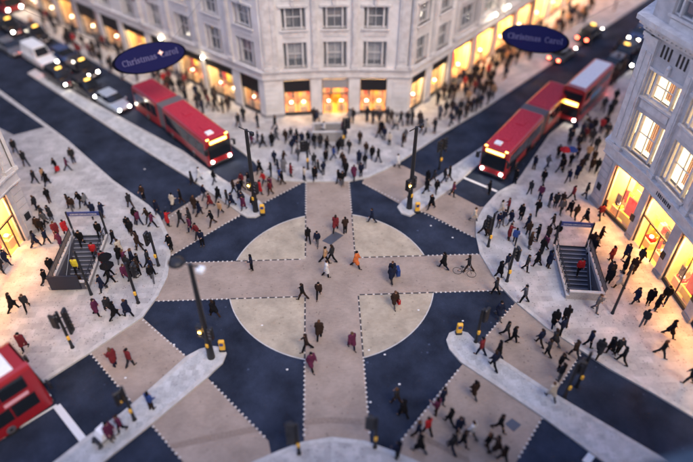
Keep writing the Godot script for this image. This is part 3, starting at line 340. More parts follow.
# ------------------------------------------------------------------ mesh builder
class Mb:
	var v := PackedVector3Array()
	var n := PackedVector3Array()
	var xf := Transform3D()
	func tri(a: Vector3, b: Vector3, c: Vector3) -> void:
		a = xf * a; b = xf * b; c = xf * c
		var k := (b - a).cross(c - a)
		if k.length_squared() < 1e-14: return
		k = k.normalized()
		v.append(a); v.append(c); v.append(b)
		n.append(k); n.append(k); n.append(k)
	func trin(a: Vector3, b: Vector3, c: Vector3, na: Vector3, nb: Vector3, nc: Vector3) -> void:
		v.append(xf * a); v.append(xf * c); v.append(xf * b)
		n.append((xf.basis * na).normalized()); n.append((xf.basis * nc).normalized()); n.append((xf.basis * nb).normalized())
	func quad(a: Vector3, b: Vector3, c: Vector3, d: Vector3) -> void:
		tri(a, b, c); tri(a, c, d)
	func box(lo: Vector3, hi: Vector3) -> Mb:
		var a := Vector3(minf(lo.x, hi.x), minf(lo.y, hi.y), minf(lo.z, hi.z))
		var b := Vector3(maxf(lo.x, hi.x), maxf(lo.y, hi.y), maxf(lo.z, hi.z))
		var p := [a, Vector3(b.x, a.y, a.z), Vector3(b.x, a.y, b.z), Vector3(a.x, a.y, b.z), Vector3(a.x, b.y, a.z), Vector3(b.x, b.y, a.z), b, Vector3(a.x, b.y, b.z)]
		quad(p[0], p[1], p[2], p[3]); quad(p[7], p[6], p[5], p[4])
		quad(p[3], p[2], p[6], p[7]); quad(p[1], p[0], p[4], p[5])
		quad(p[2], p[1], p[5], p[6]); quad(p[0], p[3], p[7], p[4])
		return self
	func bevel(lo: Vector3, hi: Vector3, r: float) -> Mb:
		# a box with chamfered vertical and top edges
		var pts := PackedVector2Array([Vector2(lo.x + r, lo.z), Vector2(hi.x - r, lo.z), Vector2(hi.x, lo.z + r), Vector2(hi.x, hi.z - r), Vector2(hi.x - r, hi.z), Vector2(lo.x + r, hi.z), Vector2(lo.x, hi.z - r), Vector2(lo.x, lo.z + r)])
		var c := (lo + hi) / 2.0
		var ins := PackedVector2Array()
		for p in pts: ins.append(Vector2(c.x + (p.x - c.x) * (1.0 - 2.0 * r / (hi.x - lo.x)), c.z + (p.y - c.z) * (1.0 - 2.0 * r / (hi.z - lo.z))))
		for i in 8:
			var j := (i + 1) % 8
			quad(Vector3(pts[j].x, lo.y, pts[j].y), Vector3(pts[i].x, lo.y, pts[i].y), Vector3(pts[i].x, hi.y - r, pts[i].y), Vector3(pts[j].x, hi.y - r, pts[j].y))
			quad(Vector3(pts[j].x, hi.y - r, pts[j].y), Vector3(pts[i].x, hi.y - r, pts[i].y), Vector3(ins[i].x, hi.y, ins[i].y), Vector3(ins[j].x, hi.y, ins[j].y))
			tri(Vector3(ins[j].x, hi.y, ins[j].y), Vector3(ins[i].x, hi.y, ins[i].y), Vector3(c.x, hi.y, c.z))
			tri(Vector3(pts[i].x, lo.y, pts[i].y), Vector3(pts[j].x, lo.y, pts[j].y), Vector3(c.x, lo.y, c.z))
		return self
	func tube(a: Vector3, b: Vector3, r0: float, r1: float, seg := 10) -> Mb:
		var d := (b - a).normalized()
		var s := d.cross(Vector3.UP if absf(d.y) < 0.9 else Vector3.RIGHT).normalized()
		var t := d.cross(s)
		for i in seg:
			var p := TAU * i / seg
			var q := TAU * (i + 1) / seg
			var u := s * cos(p) + t * sin(p)
			var w := s * cos(q) + t * sin(q)
			trin(a + u * r0, a + w * r0, b + w * r1, u, w, w); trin(a + u * r0, b + w * r1, b + u * r1, u, w, u)
			tri(b + u * r1, b + w * r1, b); tri(a + w * r0, a + u * r0, a)
		return self
	func ball(c: Vector3, r: Vector3, seg := 10, rings := 7) -> Mb:
		for i in rings:
			for j in seg:
				var q := []
				for k in [[i, j], [i, j + 1], [i + 1, j + 1], [i + 1, j]]:
					var th: float = PI * k[0] / rings
					var ph: float = TAU * k[1] / seg
					q.append(Vector3(sin(th) * cos(ph), cos(th), sin(th) * sin(ph)))
				trin(c + q[0] * r, c + q[1] * r, c + q[2] * r, q[0], q[1], q[2])
				trin(c + q[0] * r, c + q[2] * r, c + q[3] * r, q[0], q[2], q[3])
		return self
	func prism(pts: PackedVector2Array, y0: float, y1: float, sides := true, under := false) -> Mb:
		var idx := Geometry2D.triangulate_polygon(pts)
		for i in range(0, idx.size(), 3):
			var a := pts[idx[i]]; var b := pts[idx[i + 1]]; var c := pts[idx[i + 2]]
			if (b - a).cross(c - a) > 0: var t := b; b = c; c = t
			tri(Vector3(a.x, y1, a.y), Vector3(b.x, y1, b.y), Vector3(c.x, y1, c.y))
			if under: tri(Vector3(a.x, y0, a.y), Vector3(c.x, y0, c.y), Vector3(b.x, y0, b.y))
		if sides:
			var cw := Geometry2D.is_polygon_clockwise(pts)
			for i in pts.size():
				var a := pts[i]; var b := pts[(i + 1) % pts.size()]
				if cw: var t := a; a = b; b = t
				quad(Vector3(b.x, y0, b.y), Vector3(a.x, y0, a.y), Vector3(a.x, y1, a.y), Vector3(b.x, y1, b.y))
		return self
	func loft(secs: Array) -> Mb:
		# rings of equal length, run round counter-clockwise as seen looking back along the loft; both ends capped
		var m: int = secs[0].size()
		for i in secs.size() - 1:
			for j in m:
				var k := (j + 1) % m
				quad(secs[i][j], secs[i][k], secs[i + 1][k], secs[i + 1][j])
		for e in [0, secs.size() - 1]:
			var c := Vector3.ZERO
			for q in secs[e]: c += q / float(m)
			for j in m:
				var k := (j + 1) % m
				if e == 0: tri(secs[e][k], secs[e][j], c)
				else: tri(secs[e][j], secs[e][k], c)
		return self
	func quad_box(a: Vector3, b: Vector3, c: Vector3, d: Vector3, th: float) -> Mb:
		# a thick panel over four corners
		var k := (b - a).cross(c - a).normalized() * th
		loft([[a, b, c, d], [a + k, b + k, c + k, d + k]])
		return self
	func arrays(av: PackedVector3Array, an: PackedVector3Array) -> Mb:
		v.append_array(av); n.append_array(an)
		return self
	func mesh() -> ArrayMesh:
		var a := []
		a.resize(Mesh.ARRAY_MAX)
		a[Mesh.ARRAY_VERTEX] = v
		a[Mesh.ARRAY_NORMAL] = n
		var m := ArrayMesh.new()
		m.add_surface_from_arrays(Mesh.PRIMITIVE_TRIANGLES, a)
		return m

# ------------------------------------------------------------------ naming
func numbered(called: String) -> String:
	var k: int = used.get(called, -1) + 1
	used[called] = k
	return called if k == 0 else "%s_%03d" % [called, k]

func tag(o: Node, label: String, category: String, group := "", kind := "") -> void:
	if label: o.set_meta("label", label)
	if category: o.set_meta("category", category)
	if group: o.set_meta("group", group)
	if kind: o.set_meta("kind", kind)

func thing(called: String, label: String, category: String, where := Vector3.ZERO, turn := 0.0, group := "") -> Node3D:
	var o := Node3D.new()
	o.name = numbered(called)
	add_child(o)
	o.position = where
	o.rotation.y = turn
	tag(o, label, category, group)
	return o

func part(called: String, m, mt: Material, parent: Node, xf := Transform3D()) -> MeshInstance3D:
	var o := MeshInstance3D.new()
	o.name = numbered(called) if parent == self else called
	o.mesh = m.mesh() if m is Mb else m
	o.material_override = mt
	o.transform = xf
	parent.add_child(o, true)
	return o

func setting(called: String, m: Mb, mt: Material) -> MeshInstance3D:
	var o := part(called, m, mt, self)
	o.set_meta("kind", "structure")
	return o

# ------------------------------------------------------------------ materials (colours are linear base colours)
func lin(r: float, g: float, b: float) -> Color:
	return Color(r, g, b).linear_to_srgb()

func mat(r: float, g: float, b: float, rough := 0.8, metal := 0.0, spec := 0.5) -> StandardMaterial3D:
	var m := StandardMaterial3D.new()
	m.albedo_color = lin(r, g, b)
	m.roughness = rough
	m.metallic = metal
	m.metallic_specular = spec
	return m

func noisy(c0: Color, c1: Color, metres: float, freq: float, rough: float, seed_: int, relief := 0.0, mid := 0.5) -> StandardMaterial3D:
	# two tones of one material mixed by grain of many sizes, laid over the world
	var f := FastNoiseLite.new()
	f.seed = seed_
	f.noise_type = FastNoiseLite.TYPE_SIMPLEX
	f.frequency = freq
	f.fractal_octaves = 6
	f.fractal_gain = 0.62
	var g := Gradient.new()
	g.offsets = PackedFloat32Array([0.0, mid - 0.14, mid + 0.14, 1.0])
	g.colors = PackedColorArray([c0.lerp(c1, -0.15), c0.lerp(c1, 0.25), c0.lerp(c1, 0.75), c1])
	var t := NoiseTexture2D.new()
	t.width = 1024; t.height = 1024
	t.seamless = true
	t.noise = f
	t.color_ramp = g
	var m := StandardMaterial3D.new()
	m.albedo_texture = t
	m.roughness = rough
	m.metallic_specular = 0.2
	m.uv1_triplanar = true
	m.uv1_world_triplanar = true
	m.uv1_scale = Vector3.ONE / metres
	return m

func ground_cover(base: Color, metres: float, n: int, seed_: int, slab: Vector2, jitter: float, coarse: float, grain: float, spots: int, spot: float, streak := 1.0) -> StandardMaterial3D:
	# the tones of a worn ground surface: slab by slab, in stains and patches, in grain and in spots trodden in
	var r := RandomNumberGenerator.new()
	r.seed = seed_
	var big := FastNoiseLite.new()
	big.seed = seed_
	big.frequency = 1.0 / (n * .12)
	big.fractal_octaves = 5
	big.fractal_gain = .6
	var stain := big.get_seamless_image(n, n).get_data()
	var tone := PackedFloat32Array()
	tone.resize(n * n)
	tone.fill(1.0)
	if jitter > 0.0:
		var px := metres / n
		var sw := int(slab.x / px); var sh := int(slab.y / px)
		var tones := {}
		for y in n:
			var row := y / sh
			var shift := (row % 2) * sw / 2
			for x in n:
				var k := row * 1000 + ((x + shift) % n) / sw
				if not tones.has(k): tones[k] = 1.0 + r.randf_range(-jitter, jitter)
				tone[y * n + x] = tones[k]
	for i in spots:
		var cx := r.randi_range(3, n - 4); var cy := r.randi_range(3, n - 4)
		var q := r.randi_range(1, 2)
		var f := 1.0 + spot * r.randf_range(.4, 1.0)
		for y in range(cy - q, cy + q): for x in range(cx - q, cx + q): tone[y * n + x] *= f
	var data := PackedByteArray()
	data.resize(n * n * 3)
	var lr := base.srgb_to_linear()
	for i in n * n:
		var y := i / n
		var t: float = tone[i] * (1.0 + coarse * (stain[i] / 127.5 - 1.0)) * (1.0 + grain * (r.randf() - .5))
		var c := Color(lr.r * t, lr.g * t, lr.b * t).linear_to_srgb()
		data[i * 3] = clampi(int(c.r * 255), 0, 255); data[i * 3 + 1] = clampi(int(c.g * 255), 0, 255); data[i * 3 + 2] = clampi(int(c.b * 255), 0, 255)
	var m := StandardMaterial3D.new()
	m.albedo_texture = ImageTexture.create_from_image(Image.create_from_data(n, n, false, Image.FORMAT_RGB8, data))
	m.roughness = .82
	m.metallic_specular = .2
	m.uv1_triplanar = true
	m.uv1_world_triplanar = true
	m.uv1_scale = Vector3(1.0 / metres, 1.0 / metres, 1.0 / metres)
	return m

func glow(r: float, g: float, b: float, e: float) -> StandardMaterial3D:
	var m := mat(r, g, b, 0.6)
	m.emission_enabled = true
	m.emission = lin(r, g, b)
	m.emission_energy_multiplier = e
	return m

func pane(r: float, g: float, b: float, a: float) -> StandardMaterial3D:
	var m := mat(r, g, b, 0.04)
	m.albedo_color.a = a
	m.transparency = BaseMaterial3D.TRANSPARENCY_ALPHA
	return m

func make_materials() -> void:
	M.asphalt = ground_cover(lin(.023, .03, .05), 31.0, 900, 3, Vector2.ONE, 0.0, .55, .3, 90, 1.6)
	M.tan = ground_cover(lin(.31, .25, .21), 23.0, 900, 5, Vector2(.24, .12), .05, .22, .12, 900, -.35)
	M.ring = ground_cover(lin(.38, .325, .25), 19.0, 700, 8, Vector2(.24, .12), .05, .25, .12, 600, -.3)
	M.paving = ground_cover(lin(.42, .41, .408), 18.0, 900, 11, Vector2(.8, .5), .13, .24, .16, 2600, -.45)
	M.isle = ground_cover(lin(.43, .44, .45), 9.0, 600, 12, Vector2(.4, .4), .14, .14, .45, 1200, -.4)
	M.kerb = noisy(lin(.4, .39, .38), lin(.52, .51, .5), 9.0, .01, .8, 14)
	M.granite = noisy(lin(.25, .24, .25), lin(.36, .345, .34), 4.0, .02, .7, 15)
	M.stone = noisy(lin(.55, .53, .515), lin(.74, .715, .7), 15.0, .005, .85, 21)
	M.stone2 = noisy(lin(.38, .36, .365), lin(.55, .525, .52), 13.0, .006, .85, 22)
	M.trim = noisy(lin(.5, .475, .465), lin(.67, .645, .63), 9.0, .008, .85, 23)
	M.brick = noisy(lin(.3, .2, .17), lin(.4, .28, .24), 9.0, .008, .85, 24)
	M.lead = noisy(lin(.022, .04, .07), lin(.04, .062, .1), 6.0, .01, .6, 25)
	M.roofing = noisy(lin(.1, .1, .115), lin(.16, .16, .17), 9.0, .008, .9, 26)
	M.white_paint = noisy(lin(.62, .62, .63), lin(.78, .78, .77), 3.0, .03, .8, 27)
	M.stud = noisy(lin(.48, .45, .42), lin(.62, .59, .56), 3.0, .03, .8, 29)
	M.dash = mat(.05, .045, .05, .8)
	M.gully = noisy(lin(.22, .17, .14), lin(.29, .23, .19), 4.0, .02, .8, 28)
	M.plate = mat(.1, .105, .125, .5, .5)
	M.black = mat(.012, .012, .015, .45)
	M.iron = mat(.02, .021, .026, .5, .3)
	M.steel = mat(.42, .43, .45, .35, .9)
	M.yellow = mat(.75, .42, .04, .5)
	M.navy_panel = mat(.012, .014, .028, .5)
	M.sign_blue = mat(.03, .05, .2, .4)
	M.dark_stone = mat(.07, .07, .09, .7)
	M.tread = mat(.055, .06, .085, .8)
	M.riser = mat(.3, .3, .34, .8)
	M.frame = mat(.02, .019, .022, .5)
	M.sash = mat(.3, .28, .28, .6)
	M.glass = pane(.5, .55, .6, .12)
	M.dark_glass = mat(.012, .015, .02, .06)
	M.blind = mat(.5, .48, .47, .9)
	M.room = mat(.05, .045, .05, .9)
	M.cream_wall = mat(.62, .45, .25, .8)
	M.amber_wall = mat(.8, .55, .22, .8)
	M.shop_floor = mat(.45, .28, .13, .5)
	M.orange_floor = mat(.75, .42, .1, .5)
	M.drape = mat(.75, .38, .12, .9)
	M.lamp_warm = glow(1.0, .72, .36, 9.0)
	M.lamp_gold = glow(1.0, .66, .25, 14.0)
	M.lamp_white = glow(1.0, .85, .6, 14.0)
	M.lit_window = glow(1.0, .74, .34, 1.6)
	M.lit_window2 = glow(1.0, .62, .25, .5)
	M.headlight = glow(1.0, .9, .72, 38.0)
	M.amber_lamp = glow(1.0, .55, .1, 60.0)
	M.tail = glow(1.0, .06, .03, 25.0)
	M.sig_red = glow(1.0, .05, .02, 10.0)
	M.sig_amber = glow(1.0, .5, .08, 16.0)
	M.sig_white = glow(1.0, .93, .8, 26.0)
	M.display = glow(1.0, .55, .08, 5.0)
	M.bus_red = mat(.3, .01, .016, .3)
	M.bus_red.clearcoat_enabled = true
	M.bus_red.clearcoat = 0.5
	M.bus_roof = noisy(lin(.36, .022, .045), lin(.48, .04, .068), 3.0, .01, .45, 31)
	M.bus_white = noisy(lin(.72, .73, .75), lin(.84, .85, .87), 4.0, .01, .45, 32)
	M.bellows = mat(.14, .13, .15, .9)
	M.rubber = mat(.015, .015, .016, .9)
	M.alloy = mat(.4, .4, .42, .35, .8)
	M.silver = mat(.5, .58, .66, .3, .4)
	M.car_white = mat(.7, .74, .78, .3)
	M.car_black = mat(.012, .012, .016, .2)
	M.car_grey = mat(.14, .15, .17, .3, .3)
	M.car_blue = mat(.03, .06, .16, .25)
	M.ad_blue = mat(.04, .25, .62, .4)
	M.ad_pale = mat(.75, .4, .45, .5)
	M.skin = mat(.5, .3, .22, .6)
	M.skin2 = mat(.24, .13, .09, .6)
	M.shoe = mat(.02, .018, .016, .5)
	M.letter = mat(.12, .115, .24, .7)
	M.banner = mat(.01, .011, .06, .6, 0.0, .15)
	M.banner_edge = mat(.005, .005, .012, .6, 0.0, .15)
	M.star = glow(1.0, .62, .5, .16)
	M.blind2 = mat(.3, .27, .26, .9)
	M.blind3 = mat(.55, .52, .5, .9)
	M.light_box = glow(1.0, .82, .5, .8)
	M.taxi_sign = glow(1.0, .55, .1, 1.6)
	M.dark_letter = mat(.03, .03, .04, .6)
	var c := {"black": [.008, .008, .01], "charcoal": [.022, .022, .026], "navy": [.011, .015, .034], "dark brown": [.03, .018, .014], "grey": [.15, .15, .16], "dark grey": [.08, .08, .09],
		"red": [.36, .02, .025], "plum": [.09, .02, .05], "pink": [.42, .08, .17], "blue": [.03, .06, .2], "white": [.55, .55, .56], "cream": [.45, .4, .33], "orange": [.5, .13, .04],
		"tan": [.36, .22, .12], "maroon": [.14, .02, .025], "lime": [.35, .5, .12], "yellow": [.7, .55, .05], "brown": [.1, .05, .028], "blond": [.4, .27, .12]}
	for k in c:
		M["cloth " + k] = mat(c[k][0], c[k][1], c[k][2], .92)
		M["cloth " + k].metallic_specular = 0.22

func v2(a: Array) -> PackedVector2Array:
	var p := PackedVector2Array()
	for q in a: p.append(Vector2(q[0], q[1]))
	return p

# ------------------------------------------------------------------ ground
const HOLES = [[-18.78, -2.55, 0.0, 2.5, 5.7], [18.2, 0.1, -0.13, 2.4, 5.5]]   # subway stairs: x, z, turn, width, length

func hole_polygon(h: Array, grow := 0.0) -> PackedVector2Array:
	var p := PackedVector2Array()
	for s in [[-1, -1], [1, -1], [1, 1], [-1, 1]]:
		var q := Vector3(s[0] * (h[3] / 2 + grow), 0, s[1] * (h[4] / 2 + grow)).rotated(Vector3.UP, h[2])
		p.append(Vector2(h[0] + q.x, h[1] + q.z))
	return p

func cut(p: PackedVector2Array) -> Array:
	# the polygon without the stair openings, in simple pieces
	var pieces := [p]
	for h in HOLES:
		var next := []
		for q in pieces:
			if Geometry2D.intersect_polygons(q, hole_polygon(h)).is_empty():
				next.append(q)
				continue
			var x: float = h[0]
			for half in [PackedVector2Array([Vector2(-900, -900), Vector2(x, -900), Vector2(x, 900), Vector2(-900, 900)]), PackedVector2Array([Vector2(x, -900), Vector2(900, -900), Vector2(900, 900), Vector2(x, 900)])]:
				for part_ in Geometry2D.intersect_polygons(q, half):
					for done in Geometry2D.clip_polygons(part_, hole_polygon(h)): next.append(done)
		pieces = next
	return pieces

func flat(called: String, polys: Array, y: float, mt: Material) -> void:
	var m := Mb.new()
	for p in polys: m.prism(p, y, y, false)
	setting(called, m, mt)

func pavement(called: String, a: Array, mt: Material, kerbed := true) -> void:
	var p := v2(a)
	var inner := Geometry2D.offset_polygon(p, -0.28)
	var m := Mb.new()
	for whole in (inner if kerbed else [p]):
		for q in cut(whole): m.prism(q, 0.0, 0.118, false)
	setting(called, m, mt)
	var k := Mb.new()
	# kerb stones between the outline and the inset line
	for e in p.size():
		var i0 := (e - 1 + p.size()) % p.size()
		var i2 := (e + 1) % p.size()
		var i3 := (e + 2) % p.size()
		var a1 := p[e]; var b1 := p[i2]
		if a1.length() > 85 and b1.length() > 85: continue
		var na := corner_in(p[i0], a1, b1, p)
		var nb := corner_in(a1, b1, p[i3], p)
		# wound so that the faces look up and out
		if not Geometry2D.is_polygon_clockwise(p):
			var sw := a1; a1 = b1; b1 = sw
			sw = na; na = nb; nb = sw
		k.quad(Vector3(a1.x, .13, a1.y), Vector3(b1.x, .13, b1.y), Vector3(nb.x, .13, nb.y), Vector3(na.x, .13, na.y))
		k.quad(Vector3(b1.x, .13, b1.y), Vector3(a1.x, .13, a1.y), Vector3(a1.x, 0, a1.y), Vector3(b1.x, 0, b1.y))
		k.quad(Vector3(na.x, .13, na.y), Vector3(nb.x, .13, nb.y), Vector3(nb.x, .1, nb.y), Vector3(na.x, .1, na.y))
	setting(called.replace("pavement", "kerb").replace("traffic_island", "island_kerb"), k, M.kerb)

func corner_in(a: Vector2, b: Vector2, c: Vector2, p: PackedVector2Array) -> Vector2:
	var d0 := (b - a).normalized()
	var d1 := (c - b).normalized()
	var s := 1.0 if Geometry2D.is_polygon_clockwise(p) else -1.0
	var n0 := Vector2(d0.y, -d0.x) * s
	var n1 := Vector2(d1.y, -d1.x) * s
	var h := (n0 + n1).normalized()
	return b + h * minf(0.29 / maxf(h.dot(n0), 0.35), 0.6)

func studs(m: Mb, a: Vector2, b: Vector2, step: float, lon: float, wid: float, y: float, shift := 0.0) -> void:
	var d := (b - a).normalized()
	var s := Vector2(-d.y, d.x)
	var t := 0.1 + shift
	var far := a.distance_to(b)
	while t + lon < far:
		var p := a + d * t - s * wid / 2
		m.prism(PackedVector2Array([p, p + d * lon, p + d * lon + s * wid, p + s * wid]), y, y, false)
		t += step

func make_ground() -> void:
	flat("road", cut(PackedVector2Array([Vector2(-700, -700), Vector2(700, -700), Vector2(700, 700), Vector2(-700, 700)])), 0.0, M.asphalt)
	pavement("pavement_west", PAVE_L, M.paving)
	pavement("pavement_east", PAVE_R, M.paving)
	pavement("pavement_north", PAVE_T, M.paving)
	pavement("pavement_south", PAVE_B, M.paving)
	pavement("traffic_island", ISLE_UL, M.isle)
	pavement("traffic_island", ISLE_UR, M.isle)
	pavement("traffic_island", ISLE_LL, M.isle)
	pavement("traffic_island", ISLE_LR, M.isle)
	var tans := []
	for c in CROSSINGS: tans.append(v2(c))
	flat("crossing_surface", tans, .004, M.tan)
	var ring := PackedVector2Array()
	for i in 96: ring.append(Vector2(cos(TAU * i / 96), sin(TAU * i / 96)) * 7.5)
	flat("crossing_ring", [ring], .004, M.ring)
	# the pale joint that runs round the ring
	var rim := Mb.new()
	for i in 96:
		var a := ring[i]; var b := ring[(i + 1) % 96]
		rim.prism(PackedVector2Array([a, b, b * .989, a * .989]), .008, .008, false)
	setting("ring_edging_path", rim, M.kerb)
	flat("diagonal_crossing_surface", [PackedVector2Array([Vector2(-1.93, -13), Vector2(1.86, -13), Vector2(1.86, 14), Vector2(-1.93, 14)]),
		PackedVector2Array([Vector2(-13, -2.1), Vector2(-1.93, -2.1), Vector2(-1.93, 1.73), Vector2(-13, 1.73)]), PackedVector2Array([Vector2(1.86, -2.1), Vector2(13.4, -2.1), Vector2(13.4, 1.73), Vector2(1.86, 1.73)])], .012, M.tan)
	var white := Mb.new()
	var dark := Mb.new()
	for l in STUD_LINES:
		studs(white, Vector2(l[0][0], l[0][1]), Vector2(l[1][0], l[1][1]), .34, .12, .13, .018)
	for x in [-1.93, 1.86]:
		for z in [[-11.8, -7.3], [7.3, 12.9]]: studs(white, Vector2(x, z[0]), Vector2(x, z[1]), .34, .12, .13, .018)
		for z in [[-7.3, -2.1], [1.73, 7.3]]:
			studs(dark, Vector2(x, z[0]), Vector2(x, z[1]), .55, .36, .11, .018)
			studs(white, Vector2(x, z[0]), Vector2(x, z[1]), .55, .09, .09, .018, .4)
	for z in [-2.1, 1.73]:
		for x in [[-12.4, -7.3], [7.3, 12.3]]: studs(white, Vector2(x[0], z), Vector2(x[1], z), .34, .12, .13, .018)
		for x in [[-7.3, -1.93], [1.86, 7.3]]:
			studs(dark, Vector2(x[0], z), Vector2(x[1], z), .55, .36, .11, .018)
			studs(white, Vector2(x[0], z), Vector2(x[1], z), .55, .11, .11, .018, .4)
	setting("crossing_stud_markings", white, M.stud).set_meta("kind", "structure")
	setting("crossing_dash_markings", dark, M.dash)
	var lines := Mb.new()
	for l in ROAD_LINES:
		var a := Vector2(l[0][0], l[0][1]); var b := Vector2(l[1][0], l[1][1])
		var s: Vector2 = (b - a).normalized().orthogonal() * float(l[2]) / 2.0
		lines.prism(PackedVector2Array([a + s, b + s, b - s, a - s]), .018, .018, false)
	setting("road_line_markings", lines, M.white_paint)
	var gl := Mb.new()
	for i in GULLY.size() - 1:
		var a := Vector2(GULLY[i][0], GULLY[i][1]); var b := Vector2(GULLY[i + 1][0], GULLY[i + 1][1])
		var s := Vector2(0, .2)
		var band := PackedVector2Array([a + s, b + s, b - s, a - s])
		for c in CROSSINGS:
			for q in Geometry2D.intersect_polygons(band, v2(c)): gl.prism(q, .022, .022, false)
		for q in Geometry2D.intersect_polygons(band, PackedVector2Array([Vector2(-1.93, 5), Vector2(1.86, 5), Vector2(1.86, 14), Vector2(-1.93, 14)])): gl.prism(q, .022, .022, false)
	setting("road_gully_strip", gl, M.gully)
	flat("side_road", [v2(SIDE_ROAD)], .124, M.asphalt)
	for i in COVERS.size():
		var c := Mb.new().prism(v2(COVERS[i]), .0, .022)
		var o := part("drain_cover", c, M.plate, self)
		tag(o, ["dark steel floor plate set in the upper strip of the crossing", "grey steel plate set in the lower crossing beside a walking group"][i], "drain cover", "steel plates in the crossing")
	var bits := Mb.new()
	for p in [[3.2, 7.0], [3.9, 9.3], [2.0, 10.5], [-4.9, 4.2], [5.9, 3.3], [8.8, 4.4], [-10.6, 5.6], [-9.2, 2.6], [9.6, -4.1], [8.1, -5.6], [-3.1, 7.9], [-16.5, -14.4], [-7.4, -10.3], [2.2, 6.6], [-13.2, 8.1]]:
		bits.box(Vector3(p[0], .012, p[1]), Vector3(p[0] + .13, .035, p[1] + .1))
	var lt := part("paper_litter", bits, M.white_paint, self)
	tag(lt, "scraps of white paper litter scattered over the dark asphalt", "litter", "", "stuff")

# ------------------------------------------------------------------ subway stairs
func subway(h: Array, called_label: String, glass_front: bool, side_panel: int) -> void:
	var t := thing("subway_entrance", called_label, "subway entrance", Vector3(h[0], .118, h[1]), h[2], "stairs down to the station")
	var w: float = h[3] / 2
	var l: float = h[4] / 2
	# pit walls and floor, stairs that go down towards +z
	var pit := Mb.new()
	pit.box(Vector3(-w - .2, -3.3, -l), Vector3(-w, -.004, l)); pit.box(Vector3(w, -3.3, -l), Vector3(w + .2, -.004, l))
	pit.box(Vector3(-w - .2, -3.5, l), Vector3(w + .2, -.004, l + .2)); pit.box(Vector3(-w - .2, -3.5, -l - .2), Vector3(w + .2, -.3, -l))
	part("pit_wall", pit, M.dark_stone, t)
	var steps := 18
	for i in steps:
		var z := -l + (2 * l) * i / steps
		var y := -.16 * (i + 1)
		part("step", Mb.new().box(Vector3(-w, y - .3, z), Vector3(w, y, z + 2 * l / steps)), M.tread, t)
		part("step_nosing", Mb.new().box(Vector3(-w, y, z + 2 * l / steps - .07), Vector3(w, y + .006, z + 2 * l / steps)), M.riser, t)
	# low walls with coping and dark railings on three sides
	for s in [-1, 1]:
		part("low_wall", Mb.new().box(Vector3(s * w, 0, -l + .4), Vector3(s * (w + .16), .34, l + .16)), M.granite, t)
		part("coping", Mb.new().box(Vector3(s * (w - .03), .34, -l + .37), Vector3(s * (w + .2), .41, l + .2)), M.kerb, t)
		var x: float = s * (w + .08)
		part("guard_rail", Mb.new().tube(Vector3(x, 1.1, -l + .4), Vector3(x, 1.1, l + .08), .035, .035, 7).tube(Vector3(x, .55, -l + .4), Vector3(x, .55, l + .08), .02, .02, 6), M.iron, t)
		for k in 9:
			var z := -l + .42 + k * (2 * l - .42) / 8.4
			part("baluster", Mb.new().tube(Vector3(x, .41, z), Vector3(x, 1.1, z), .024, .024, 6), M.iron, t)
		if s == side_panel: part("side_panel", Mb.new().box(Vector3(x - .015, .6, -l + .5), Vector3(x + .015, 1.04, l)), M.gully, t)
		var rail := Mb.new().tube(Vector3(s * (w - .08), .9, -l + .2), Vector3(s * (w - .08), -1.9, l - .3), .03, .03, 6)
		for k in 4: rail.tube(Vector3(s * (w - .08), .78 - k * .74, -l + .6 + k * 1.45), Vector3(s * w, .7 - k * .74, -l + .6 + k * 1.45), .02, .02, 5)
		part("handrail", rail, M.steel, t)
		var post := Mb.new().box(Vector3(s * (w + .02) - .06, 0, -l - .02), Vector3(s * (w + .02) + .06, 2.45, -l + .1))
		part("sign_post", post, M.iron, t)
	part("end_parapet", Mb.new().box(Vector3(-w, 0, l), Vector3(w, .7, l + .16)), M.dark_stone if glass_front else M.granite, t)
	part("end_coping", Mb.new().box(Vector3(-w, .7, l - .03), Vector3(w, .78, l + .2)), M.kerb, t)
	if glass_front:
		part("map_panel", Mb.new().box(Vector3(-w + .1, .2, l + .23), Vector3(w - .3, 1.5, l + .33)), M.navy_panel, t)
	var sg := part("sign_board", Mb.new().box(Vector3(-w - .02, 1.98, -l), Vector3(w + .02, 2.42, -l + .08)), M.sign_blue, t)
	# the white line under the sign's words and its roundel
	part("sign_trim", Mb.new().box(Vector3(-w + .1, 2.02, -l + .081), Vector3(w - .1, 2.05, -l + .09)), M.white_paint, sg)
	var words := TextMesh.new()
	words.text = "OXFORD CIRCUS STATION"
	words.font = SystemFont.new()
	words.font.font_names = PackedStringArray(["Droid Sans"])
	words.font_size = 24
	words.pixel_size = .0072
	words.depth = .01
	part("lettering", words, M.white_paint, sg, Transform3D(Basis(), Vector3(0, 2.22, -l + .09)))

